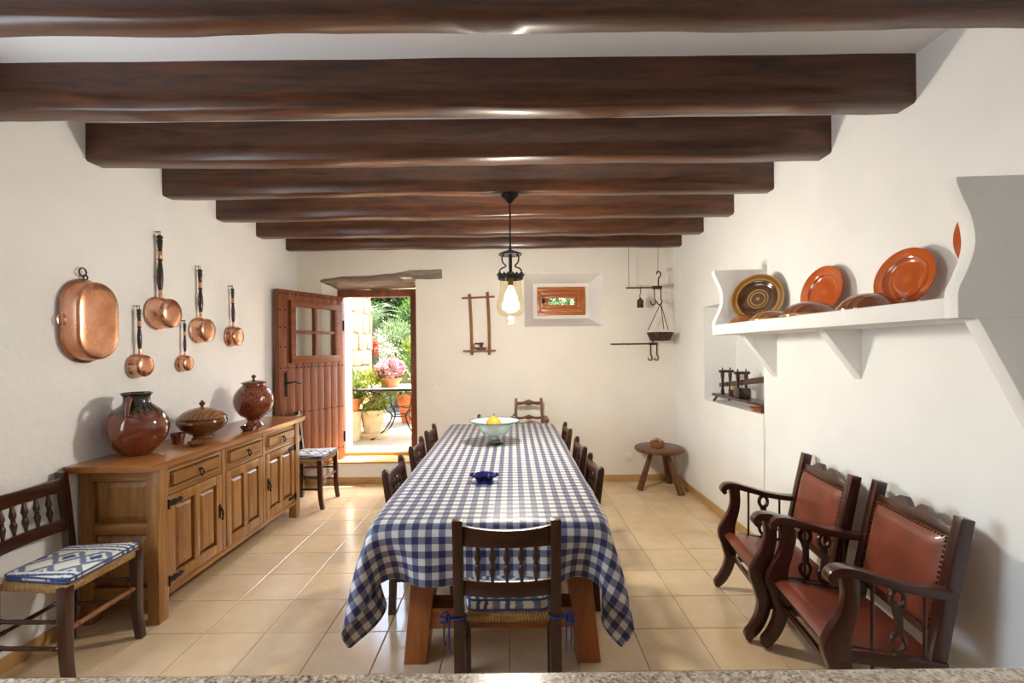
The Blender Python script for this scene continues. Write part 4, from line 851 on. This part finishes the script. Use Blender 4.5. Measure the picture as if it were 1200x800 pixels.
# ------------------------------------------------------------------ copper on the left wall (local x = out of the wall)
XW = XL + .006
op = thing('copper_pan', 'large oval copper pan hanging bottom out on the left wall', 'pan', (XW, 2.645, 1.70), 0)
def oval(hw, hh, x, n=16):
    pts = []
    for k in range(n + 1): a = math.pi * k / n; pts.append((x, hw * math.cos(a), hh - hw + hw * math.sin(a)))
    for k in range(n + 1): a = math.pi + math.pi * k / n; pts.append((x, hw * math.cos(a), -(hh - hw) + hw * math.sin(a)))
    return pts
obj('body', MB().rings([oval(.150, .236, .006), oval(.153, .239, .010), oval(.150, .236, .014), oval(.140, .226, .02), oval(.134, .22, .08), oval(.128, .214, .09), oval(.118, .204, .094), oval(.08, .166, .096), oval(.03, .116, .097)]), M['copper'], op, sharp=50)
obj('eyelet', MB().tube([(.012, .014 * math.cos(6.283 * k / 12), .248 + .014 * math.sin(6.283 * k / 12)) for k in range(12)], .004, 6, closed=True), M['rusty'], op)
obj('hanging_ring', MB().tube([(.014, -.018 + .022 * math.cos(6.283 * k / 16), .275 + .024 * math.sin(6.283 * k / 16)) for k in range(16)], .004, 6, closed=True), M['rusty'], op)
obj('side_lug', MB().tube(cr([(.012, -.150, .03), (.014, -.168, .01), (.014, -.165, -.02), (.012, -.150, -.03)], 4), .005, 6), M['copper'], op)
def copper_pot(label, y, z, r, depth, ztop, lean=0):
    t = thing('copper_saucepan', label, 'saucepan', (XW, y, z), 0, 'copper saucepans on the left wall'); t.rotation_euler = (R(lean), 0, 0)
    A = rotM('Y', 90)
    obj('pot', MB().lathe([(r * 1.0, .006), (r * 1.06, .008), (r * 1.06, .012), (r, .016), (r * .97, depth * .72), (r * .93, depth * .86), (r * .8, depth * .95), (r * .4, depth), (r * .05, depth * 1.005)], 40, A), M['copper'], t, sharp=50)
    Lh = ztop - z - r; b = r * .97; x = .03; q = max(.55, min(1, Lh / .42)); hm = Matrix.Translation((x, 0, b))
    obj('socket', MB().lathe([(.014 * q, 0), (.012 * q, .02), (.011 * q, Lh * .14)], 14, hm).bx(.012, .045, -.014 * q, .014 * q, b - .03, b + .006), M['copper'], t)
    g = lambda pr: [(rr * q, u * Lh) for rr, u in pr]
    obj('grip', MB().lathe(g([(.009, .12), (.013, .14), (.016, .2), (.019, .3), (.018, .42), (.013, .54), (.011, .58), (.016, .595), (.016, .61), (.012, .62)]), 16, hm), M['blackwood'], t)
    obj('ferrule', MB().lathe(g([(.012, .615), (.0135, .62), (.0135, .73), (.012, .735)]), 16, hm), M['copper'], t)
    obj('grip', MB().lathe(g([(.011, .73), (.016, .745), (.012, .76), (.015, .82), (.018, .9), (.013, .925), (.019, .94), (.019, .965), (.012, .985), (.002, .99)]), 16, hm), M['blackwood'], t)
    obj('hanging_loop', MB().tube([(x - .004, .011 * math.cos(6.283 * k / 12), b + Lh + .006 + .012 * math.sin(6.283 * k / 12)) for k in range(12)], .0022, 6, closed=True).tube([(-.012, 0, b + Lh + .016), (x + .004, 0, b + Lh + .018)], .003, 6), M['iron'], t)
    return t
copper_pot('biggest copper saucepan, long black handle, top middle of the wall group', 3.185, 1.785, .105, .125, 2.33, 0)
copper_pot('copper saucepan second from the right, just right of the biggest', 3.60, 1.685, .093, .10, 2.165, 1)
copper_pot('copper saucepan farthest right, nearest the door', 4.02, 1.65, .083, .085, 2.07, 1.5)
copper_pot('copper saucepan low on the left, between the oval pan and the biggest saucepan', 3.005, 1.432, .073, .08, 1.805, .8)
copper_pot('smallest copper saucepan, hanging low below the biggest one', 3.42, 1.435, .058, .066, 1.735, .5)

# ------------------------------------------------------------------ leather armchairs
def armchair(label, loc, rz):
    t = thing('armchair', label, 'armchair', loc, rz); m = M['mahogany']; HW = .268; th = .042
    sid = lambda u, v, h: (h, u, v)     # side profile: u = local y (front is -), v = z
    yp = lambda z: .085 + .145 * (z / .86) ** 1.25     # rear post centreline
    for s in (-1, 1):
        xa, xb = s * HW - th / 2, s * HW + th / 2
        xr = s * (HW - .02)
        obj('rear_leg', MB().ribbon([(yp(0) + .035, 0), (yp(.15) + .008, .15), (yp(.3), .3), (yp(.5), .5), (yp(.7), .7), (yp(.86), .86)], [.045, .05, .055, .052, .05, .046], xr - .022, xr + .022, sid), m, t, bevel=.004, axis=2)
        # front leg: scroll foot, knee curving back, bulge at the seat
        obj('front_leg', MB().ribbon([(-.300, .012), (-.290, .035), (-.262, .07), (-.232, .13), (-.216, .20), (-.222, .26), (-.228, .30)], [.02, .044, .05, .054, .062, .078, .085], xa, xb, sid), m, t, bevel=.006, axis=2)
        obj('arm_support', MB().ribbon([(-.228, .295), (-.236, .35), (-.222, .41), (-.195, .48), (-.182, .55), (-.188, .635)], [.085, .10, .078, .06, .056, .062], xa, xb, sid), m, t, bevel=.006, axis=2)
        obj('armrest', MB().ribbon([(-.243, .598), (-.252, .622), (-.232, .645), (-.18, .646), (-.10, .626), (.0, .60), (.10, .585), (.165, .582)], [.02, .034, .034, .034, .032, .03, .03, .03], s * HW - .026, s * HW + .026, sid), m, t, bevel=.008, axis=1)
        obj('side_rail', MB().ribbon([(-.205, .325), (-.05, .315), (.15, .295)], [.05, .05, .05], s * HW - .014, s * HW + .014, sid), m, t, bevel=.004, axis=1)
        obj('lower_side_rail', MB().ribbon([(-.21, .19), (.12, .17)], [.03, .03], s * HW - .01, s * HW + .01, sid), m, t, bevel=.003, axis=1)
        for y, z1 in ((-.105, .615), (.075, .578)): obj('rod', MB().tube([(s * HW, y, .18), (s * HW, y + .004, z1)], .0065, 8), m, t, axis=2)
        # pierced splat with keyhole loops
        yc = -.015; lp = lambda zc, r: [(s * HW, yc + r * .72 * math.cos(6.283 * k / 14), zc + r * math.sin(6.283 * k / 14)) for k in range(14)]
        mb = MB().tube(lp(.552, .034), .0105, 8, closed=True).tube(lp(.385, .034), .0095, 8, closed=True).tube(lp(.245, .04), .0095, 8, closed=True)
        mb.ribbon([(yc, .585), (yc, .606)], [.03, .045], s * HW - .009, s * HW + .009, sid); mb.ribbon([(yc - .004, .525), (yc + .003, .47), (yc, .415)], [.036, .024, .03], s * HW - .009, s * HW + .009, sid); mb.ribbon([(yc, .355), (yc, .28)], [.03, .034], s * HW - .009, s * HW + .009, sid); mb.ribbon([(yc, .21), (yc, .175)], [.03, .03], s * HW - .009, s * HW + .009, sid)
        obj('splat', mb, m, t, axis=2)
    W = HW - .04
    # seat: frame and leather pad, dipping to the back, rolled front edge
    obj('front_rail', MB().bx(-HW, HW, -.225, -.19, .285, .335), m, t, bevel=.005, axis=0)
    obj('front_stretcher', MB().bx(-HW, HW, -.213, -.193, .20, .226), m, t, bevel=.004, axis=0)
    obj('rear_rail', MB().bx(-W, W, yp(.29) - .02, yp(.29) + .015, .265, .315), m, t, bevel=.004, axis=0)
    rings = []
    for k in range(15):
        u = k / 14; y = -.255 + u * .385; z = .362 - .05 * u; 
        prof = []
        for j in range(13):
            q = -1 + j / 6; x = q * (HW - .012 - .012 * u); prof.append((x, y, z + .018 * (1 - q ** 4) * min(1, 6 * u * (1.15 - u)) - (.022 if k == 0 else 0) ))
        rings.append(prof + [(p[0], y + (.006 if k == 0 else 0), z - .035) for p in prof[::-1]])
    obj('seat', MB().rings(rings), M['leather'], t, sharp=60)
    # leaning back: crest rail, bottom rail, leather panel with nails
    def bk(x, s_, o): # point on the back plane: s_ = height z, o = offset forwards
        return (x, yp(s_) - o, s_ + o * .2)
    cw = W - .005; crest = [(-cw, .762), (cw, .762), (cw, .80)] + [(cw * q, z) for q, z in [(.86, .806), (.74, .803), (.55, .818), (.36, .842), (.22, .846), (.14, .832), (.07, .815), (0, .81), (-.07, .815), (-.14, .832), (-.22, .846), (-.36, .842), (-.55, .818), (-.74, .803), (-.86, .806)]] + [(-cw, .80)]
    obj('crest_rail', MB().prism(crest, -.012, .014, lambda u, v, h: bk(u, v, h)), m, t, bevel=.003, axis=0)
    obj('bottom_rail', MB().prism([(-cw, .375), (cw, .375), (cw, .415), (-cw, .415)], -.012, .012, lambda u, v, h: bk(u, v, h)), m, t, bevel=.003, axis=0)
    n, mm = 14, 14; z0, z1 = .408, .772; front = []; 
    for i in range(mm + 1):
        v = i / mm; row = []
        for j in range(n + 1):
            q = j / n; e = min(1, 9 * min(q, 1 - q)) * min(1, 9 * min(v, 1 - v)); row.append(bk(-cw + .006 + (2 * cw - .012) * q, z0 + (z1 - z0) * v, .014 + .022 * math.sqrt(e)))
        front.append(row)
    mb = MB().rings(front, closed=False); b = [bk(-cw + .006, z0, -.008), bk(cw - .006, z0, -.008), bk(cw - .006, z1, -.008), bk(-cw + .006, z1, -.008)]
    mb.add(b + [front[0][0], front[0][-1], front[-1][-1], front[-1][0]], [(0, 1, 2, 3), (0, 1, 5, 4), (1, 2, 6, 5), (2, 3, 7, 6), (3, 0, 4, 7)])
    obj('back_panel', mb, M['leather'], t, sharp=60)
    nl = MB(); 
    for k in range(24):
        q = -cw + .012 + (2 * cw - .024) * k / 23
        for z in (z0 + .006, z1 - .006): nl.sphere(bk(q, z, .018), .0065, 6, 4)
    for k in range(1, 18):
        z = z0 + (z1 - z0) * k / 18
        for s in (-1, 1): nl.sphere(bk(s * (cw - .011), z, .018), .0065, 6, 4)
    obj('nail_heads', nl, M['brass'], t, kind='stuff'); return t
ac = armchair('red-brown leather armchair nearest the camera, front right of the picture', (1.51, 2.035, 0), R(-98))
dup(ac, (1.53, 2.625, 0), R(-98), 'red-brown leather armchair standing farther back, second along the right wall')

# ------------------------------------------------------------------ pendant lamp
LX, LY = -.005, 3.32
pl_ = thing('pendant_lamp', 'black iron pendant lamp with bulbous amber glass above the table', 'lamp', (LX, LY, 1.69))
z_ = lambda z: z - 1.69
obj('canopy', MB().lathe([(.062, z_(2.612)), (.06, z_(2.605)), (.02, z_(2.565)), (.012, z_(2.555)), (.004, z_(2.55))], 24), M['iron'], pl_)
obj('cord', MB().tube([(0, 0, z_(2.56)), (0, 0, z_(2.215))], .006, 8), M['iron'], pl_)
obj('cap', MB().lathe([(.008, z_(2.235)), (.014, z_(2.222)), (.05, z_(2.21)), (.082, z_(2.195)), (.084, z_(2.186)), (.06, z_(2.188)), (.01, z_(2.19))], 28), M['iron'], pl_)
obj('tube', MB().lathe([(.012, z_(2.20)), (.012, z_(2.03))], 12), M['iron'], pl_)
for k in range(3):
    a = R(90 + 120 * k); pts = [(.05, 2.19), (.068, 2.165), (.062, 2.13), (.038, 2.108), (.05, 2.095), (.08, 2.08), (.092, 2.05), (.092, 2.035)]
    obj('scroll_arm', MB().tube(cr([(r_ * math.cos(a), r_ * math.sin(a), z_(z)) for r_, z in pts], 4), .0055, 6), M['iron'], pl_)
mb = MB(); n = 40; rs = []
for (r_, z, am) in [(.088, 2.012, 0), (.090, 2.02, 0), (.094, 2.04, 0), (.099, 2.048, .007), (.097, 2.046, .007), (.091, 2.036, 0), (.085, 2.012, 0)]:
    rs.append([((r_) * math.cos(6.283185 * j / n), r_ * math.sin(6.283185 * j / n), z_(z) + am * (1 if j % 2 else -1)) for j in range(n)])
mb.rings(rs, cap=False); obj('crown', mb, M['iron'], pl_)
gp = [(.080, 2.03), (.076, 1.99), (.074, 1.95), (.082, 1.90), (.097, 1.845), (.100, 1.815), (.094, 1.785), (.072, 1.758), (.03, 1.748), (.012, 1.745)]
gi = [(r_ - .002, z + .002) for r_, z in gp[::-1][1:]]
obj('glass_shade', MB().lathe([(r_, z_(z)) for r_, z in gp], 40, cap=False), M['lampglass'], pl_)
obj('finial', MB().lathe([(.012, z_(1.748)), (.02, z_(1.742)), (.014, z_(1.735)), (.027, z_(1.722)), (.031, z_(1.71)), (.024, z_(1.696)), (.006, z_(1.69))], 24), M['lampglass'], pl_)
obj('socket', MB().lathe([(.016, z_(2.035)), (.018, z_(2.02)), (.018, z_(1.97)), (.014, z_(1.965))], 16), M['brass'], pl_)
obj('bulb', MB().lathe([(.012, z_(1.967)), (.018, z_(1.95)), (.04, z_(1.905)), (.044, z_(1.875)), (.034, z_(1.84)), (.004, z_(1.825))], 24), M['bulb'], pl_)

ll = bpy.data.lights.new('lamp_bulb_light', 'POINT'); ll.energy = 60; ll.color = (.98, .97, 1); ll.shadow_soft_size = .1
lo = bpy.data.objects.new('lamp_bulb_light', ll); C.objects.link(lo); lo.location = (LX, LY, 1.79)

# ------------------------------------------------------------------ pottery on the wall shelf
ZP = 1.676
def plate(label, loc, r, m, rx, rz, deep=.028, cat='plate', nm='plate'):
    pr = [(.002, .004), (.40 * r, .004), (.58 * r, .006), (.66 * r, .4 * deep), (.70 * r, .62 * deep), (.74 * r, .66 * deep), (.97 * r, deep), (r, deep * 1.02), (r, deep * .85), (.96 * r, deep * .72), (.72 * r, .4 * deep), (.60 * r, -.006), (.40 * r, -.008), (.002, -.008)]
    o = obj(nm, MB().lathe(pr, 56), m, loc=loc, sharp=50); o.rotation_euler = Euler((R(rx), 0, R(rz)), 'XYZ'); return tag(o, label, cat)
def lean(r, th, y, xwall, az, label, m):
    # plate facing direction az (degrees, in plan), leaning back by th degrees; its lower rim on the shelf
    n = Vector((math.cos(R(az)) * math.cos(R(th)), math.sin(R(az)) * math.cos(R(th)), math.sin(R(th))))
    o = plate(label, (0, 0, 0), r, m, 0, 0); o.rotation_mode = 'QUATERNION'; o.rotation_quaternion = n.to_track_quat('Z', 'Y')
    o.location = (xwall, y, ZP + r * math.cos(R(th)) + .001 - .02 * math.sin(R(th)) * 0); return o
lean(.172, 12, 3.235, 1.715, 224, 'brown glazed plate with yellow rings leaning in the far shelf corner', M['plate_ring'])
lean(.148, 12, 2.665, 1.795, 188, 'smaller orange glazed plate leaning on the wall in the middle of the shelf', M['plate_orange'])
lean(.138, 13, 2.10, 1.79, 190, 'large orange glazed plate leaning near the near end of the shelf', M['plate_orange'])
o = lean(.145, 2, 1.745, 1.825, 180, 'orange plate on the wall mostly hidden behind the near shelf end panel', M['plate_orange']); o.location.z = 1.94
def bowl(label, loc, r, h, m):
    o = obj('bowl', MB().lathe([(.30 * r, h), (.36 * r, h * .985), (.55 * r, h * .86), (.78 * r, h * .56), (.93 * r, h * .2), (r, h * .05), (1.0 * r, 0), (.96 * r, 0), (.9 * r, h * .18), (.74 * r, h * .5), (.5 * r, h * .8), (.002, h * .9)], 48), m, loc=loc); return tag(o, label, 'bowl', 'bowls turned upside down on the shelf')
bowl('smallest amber bowl upside down at the far end of the shelf', (1.60, 3.21, ZP), .098, .055, M['bowl_amber'])
bowl('amber brown upturned bowl, second from the far shelf end', (1.60, 2.87, ZP), .125, .06, M['bowl_amber'])
bowl('red-brown upturned bowl in front of the smaller orange plate', (1.60, 2.50, ZP), .142, .075, M['bowl_brown'])
bowl('red-brown upturned bowl in front of the large orange plate', (1.61, 2.10, ZP), .128, .072, M['bowl_brown'])

# ------------------------------------------------------------------ niche: wooden press and little dish
ZN = 1.012
wp = thing('wooden_press', 'dark wooden lever press on a low bench inside the wall niche', 'press', (1.965, 3.93, ZN)); X0, Y0 = 1.965, 3.93
m = M['dark']
obj('bench', MB().bx(-.07, .07, 3.47 - Y0, 4.42 - Y0, .045, .068), m, wp, bevel=.003, axis=1)
for y in (3.55, 4.34):
    for s in (-1, 1): obj('leg', MB().tube([(s * .075, y - Y0 + (.03 if y > 4 else -.03), 0), (s * .05, y - Y0, .05)], .012, 6), m, wp, axis=2)
for y in (4.27, 3.98):
    for s in (-1, 1):
        obj('post', MB().sweep([(s * .035, y - Y0, z, a, a) for z, a in ((.068, .026), (.10, .026), (.13, .018), (.2, .018), (.24, .026), (.27, .026))]), m, wp, bevel=.002, axis=2)
        obj('peg', MB().tube([(s * .035, y - Y0, .29), (s * .035, y - Y0, .315)], .005, 6), m, wp, axis=2)
    obj('crosspiece', MB().bx(-.062, .062, y - Y0 - .02, y - Y0 + .02, .268, .292), m, wp, bevel=.003, axis=0)
bm2 = MB().hexa([(-.018, 3.5 - Y0, .235), (.018, 3.5 - Y0, .235), (.018, 4.38 - Y0, .125), (-.018, 4.38 - Y0, .125)], [(-.018, 3.5 - Y0, .285), (.018, 3.5 - Y0, .285), (.018, 4.38 - Y0, .165), (-.018, 4.38 - Y0, .165)])
obj('lever', bm2, m, wp, bevel=.003, axis=1)
obj('block', MB().bx(-.05, .05, 3.93 - Y0, 4.03 - Y0, .068, .15), M['blackwood'], wp, bevel=.004); obj('cup', MB().lathe([(.035, .068), (.04, .075), (.04, .12), (.03, .125)], 20, Matrix.Translation((0, 4.13 - Y0, 0))), m, wp, axis=2); obj('cork', MB().lathe([(.024, .12), (.026, .15), (.02, .158)], 16, Matrix.Translation((0, 4.13 - Y0, 0))), M['straw'], wp)
nd = obj('dish', MB().lathe([(.03, 0), (.034, .003), (.055, .026), (.06, .030), (.056, .032), (.032, .008), (.001, .006)], 28), M['terracotta_glaze'], loc=(1.905, 3.62, ZN)); tag(nd, 'small orange clay dish on the niche sill', 'dish')
co = obj('cord', MB().tube(cr([(1.90, 3.46, 1.014), (1.86, 3.425, 1.015), (1.841, 3.415, .98), (1.842, 3.412, .8), (1.842, 3.42, .5), (1.840, 3.41, .25), (1.832, 3.41, .02)], 6), .0035, 6), M['white_plastic']); tag(co, 'thin white cable running down the right wall from the niche', 'cable')

# ------------------------------------------------------------------ things on the back wall
YW = 5.298
rk = thing('wooden_rack', 'rustic wall rack of two upright sticks and two crosspieces', 'rack', (-.367, YW, 1.507))
f3 = lambda x0, z0, x1, z1, r_, y: MB().tube(cr([(x0 + .367, y, z0 - 1.507), ((x0 + x1) / 2 + .367 + .006, y + .002, (z0 + z1) / 2 - 1.507), (x1 + .367, y, z1 - 1.507)], 4), r_, 8)
obj('upright', f3(-.455, 1.452, -.476, 2.145, .0165, -.02), M['rustic'], rk, axis=2); obj('upright', f3(-.256, 1.452, -.272, 2.165, .0175, -.02), M['rustic'], rk, axis=2)
obj('crosspiece', f3(-.56, 2.095, -.19, 2.11, .011, -.045), M['rustic'], rk, axis=0); obj('shelf', MB().bx(-.18, .185, -.085, -.008, -.012, .004), M['rustic'], rk, bevel=.004, axis=0)
cs_ = thing('candlestick', 'small brown clay chamber candlestick on the wall rack shelf', 'candlestick', (-.345, YW - .055, 1.5115))
cs_.scale = (1.4, 1.4, 1.6)
obj('saucer', MB().lathe([(.026, 0), (.03, .002), (.047, .014), (.045, .017), (.028, .006), (.012, .006), (.012, .034), (.018, .04), (.019, .05), (.012, .052)], 28), M['brownglaze'], cs_)
obj('handle', MB().tube(cr([(-.028, 0, .008), (-.052, 0, .016), (-.058, 0, .034), (-.044, 0, .046), (-.018, 0, .042)], 4), .0045, 6), M['brownglaze'], cs_)
sw_ = thing('light_switch', 'cream light switch beside the garden door', 'switch', (-.875, YW, 1.096)); obj('plate', MB().bx(-.04, .04, -.012, .002, -.04, .04), M['white_plastic'], sw_, bevel=.003); obj('rocker', MB().bx(-.022, -.001, -.017, -.010, -.026, .026), M['white_plastic'], sw_, bevel=.002); obj('rocker', MB().bx(.001, .022, -.017, -.010, -.026, .026), M['white_plastic'], sw_, bevel=.002)
def outlet(label, loc, rz, n=1):
    t = thing('power_outlet', label, 'socket', loc, rz); 
    obj('plate', MB().bx(-.042 * n, .042 * n, -.012, .002, -.042, .042), M['white_plastic'], t, bevel=.004)
    for k in range(n):
        x = 0 if n == 1 else (-.04 + .08 * k); A = Matrix.Translation((x, -.012, 0)) @ rotM('X', 90)
        obj('socket_face', MB().lathe([(.027, -.002), (.027, .004), (.025, .006), (.001, .006)], 24, A), M['white_plastic'], t)
        obj('socket_holes', MB().lathe([(.003, .005), (.003, .0065)], 8, A @ Matrix.Translation((-.009, 0, 0))).lathe([(.003, .005), (.003, .0065)], 8, A @ Matrix.Translation((.009, 0, 0))), M['iron'], t)
outlet('cream power socket low on the back wall left of the round stool', (1.31, YW, .28), 0)
outlet('white double power socket low on the right wall behind the near armchair', (XR + .0, 2.2, .25), R(-90), 2)

# steelyard scales
S1 = thing('steelyard_scale', 'old iron steelyard with hanging pan and weight, hung on wires from the last beam', 'scale', (1.60, 5.09, 1.68)); q = lambda x, z: (x - 1.60, 0, z - 1.68)
obj('wire', MB().tube([q(1.285, 2.63), q(1.287, 2.18)], .0022, 5), M['iron'], S1); obj('wire', MB().tube([q(1.61, 2.63), q(1.605, 2.335)], .0022, 5), M['iron'], S1)
obj('top_hook', MB().tube(cr([q(1.592, 2.32), q(1.60, 2.345), q(1.62, 2.345), q(1.635, 2.32), q(1.625, 2.29), q(1.61, 2.27), q(1.61, 2.18)], 5), .007, 8), M['rusty'], S1)
obj('beam_arm', MB().tube([q(1.255, 2.172), q(1.56, 2.172)], .008, 8).bx(-.055, .045, -.012, .012, 2.155 - 1.68, 2.19 - 1.68), M['rusty'], S1)
for x, d in ((1.565, -1), (1.635, 1)): obj('hook', MB().tube([q(x, 2.16), q(x, 2.05)], .006, 6).tube(cr([q(x, 2.05), q(x + .012, 2.02), q(x - .005, 1.985), q(x - .035, 1.995), q(x - .045, 2.025)], 5), .0065, 6), M['rusty'], S1)
obj('weight', MB().lathe([(.022, 2.045 - 1.68), (.034, 2.05 - 1.68), (.035, 1.985 - 1.68 + .0), (.036, 1.965 - 1.68)][::-1] + [(.014, 2.065 - 1.68), (.006, 2.075 - 1.68)], 20, Matrix.Translation((1.41 - 1.60, 0, -.01))).tube(cr([q(1.41, 2.05), q(1.405, 2.09), q(1.415, 2.12), q(1.41, 2.17), q(1.415, 2.185)], 4), .0045, 6), M['rusty'], S1)
for a in (30, 150, 270): obj('chain', MB().tube([(1.632 - 1.60, 0, 2.0 - 1.68), (.022 + .13 * math.cos(R(a)), .13 * math.sin(R(a)) - .0, .085 + 1.625 - 1.68)], .0042, 6), M['rusty'], S1)
obj('scale_pan', MB().lathe([(.09, 1.59 - 1.68), (.108, 1.595 - 1.68), (.14, 1.68 - 1.68), (.146, 1.682 - 1.68), (.137, 1.682 - 1.68), (.103, 1.602 - 1.68), (.001, 1.60 - 1.68)], 36, Matrix.Translation((.022, 0, 0))), M['rusty'], S1)
S2 = thing('steelyard_scale', 'plain iron steelyard bar with two small hooks mounted flat on the back wall', 'scale', (1.60, 5.285, 1.56))
obj('beam_arm', MB().tube([(-.48, 0, .0), (.03, 0, .0)], .008, 8).bx(-.04, .05, -.012, .012, -.014, .014).tube([(.0, 0, .0), (.0, 0, .10)], .007, 6), M['rusty'], S2)
obj('slide_ring', MB().lathe([(.014, -.008), (.014, .008)], 12, Matrix.Translation((-.33, 0, 0)) @ rotM('Y', 90)), M['chrome'], S2)
for x in (-.025, .045): obj('hook', MB().tube([(x, 0, -.01), (x, 0, -.13)], .006, 6).tube(cr([(x, 0, -.13), (x + .015, 0, -.15), (x + .006, 0, -.185), (x - .02, 0, -.185), (x - .028, 0, -.16)], 5), .006, 6), M['rusty'], S2)

# ------------------------------------------------------------------ three-legged stool with a little basket
stl = thing('tripod_stool', 'round three-legged brown wooden stool in the back right corner', 'stool', (1.565, 4.99, 0))
obj('seat', MB().lathe([(.22, .408), (.245, .412), (.256, .43), (.252, .448), (.24, .455), (.001, .456)], 44), M['stoolwood'], stl, axis=0)
for fx, fy in ((-.22, -.04), (.155, -.22), (.18, .21)): obj('leg', MB().tube([(fx, fy, .004), (fx * .86, fy * .86, .1), (fx * .38, fy * .38, .412)], [.036, .034, .022], 10), M['stoolwood'], stl, axis=2)
bk_ = thing('basket', 'small brown round basket with loose straw lying on the tripod stool', 'basket', (1.54, 4.97, .457))
mb = MB(); rs = []
for k in range(13):
    z = .062 * k / 12; rs.append([((.066 + .006 * math.sin(math.pi * k / 12) + .003 * math.cos(10 * 6.283 * j / 40 + math.pi * k)) * math.cos(6.283185 * j / 40), (.066 + .006 * math.sin(math.pi * k / 12) + .003 * math.cos(10 * 6.283 * j / 40 + math.pi * k)) * math.sin(6.283185 * j / 40), z) for j in range(40)])
rs.append([(p[0] * .9, p[1] * .9, .06) for p in rs[-1]]); rs.append([(p[0] * .85, p[1] * .85, .02) for p in rs[-3]])
obj('wall', mb.rings(rs), M['rustic'], bk_, axis=0)
mb = MB()
for k in range(9):
    a = rnd.uniform(0, 6.28); c = rnd.uniform(-.03, .03); mb.tube(cr([(.05 * math.cos(a), .05 * math.sin(a), .05), (c * .6, c, .085 + rnd.uniform(-.01, .012)), (-.06 * math.cos(a + .5), -.06 * math.sin(a + .5), .066)], 4), .003, 5)
obj('straw', mb, M['straw'], bk_)
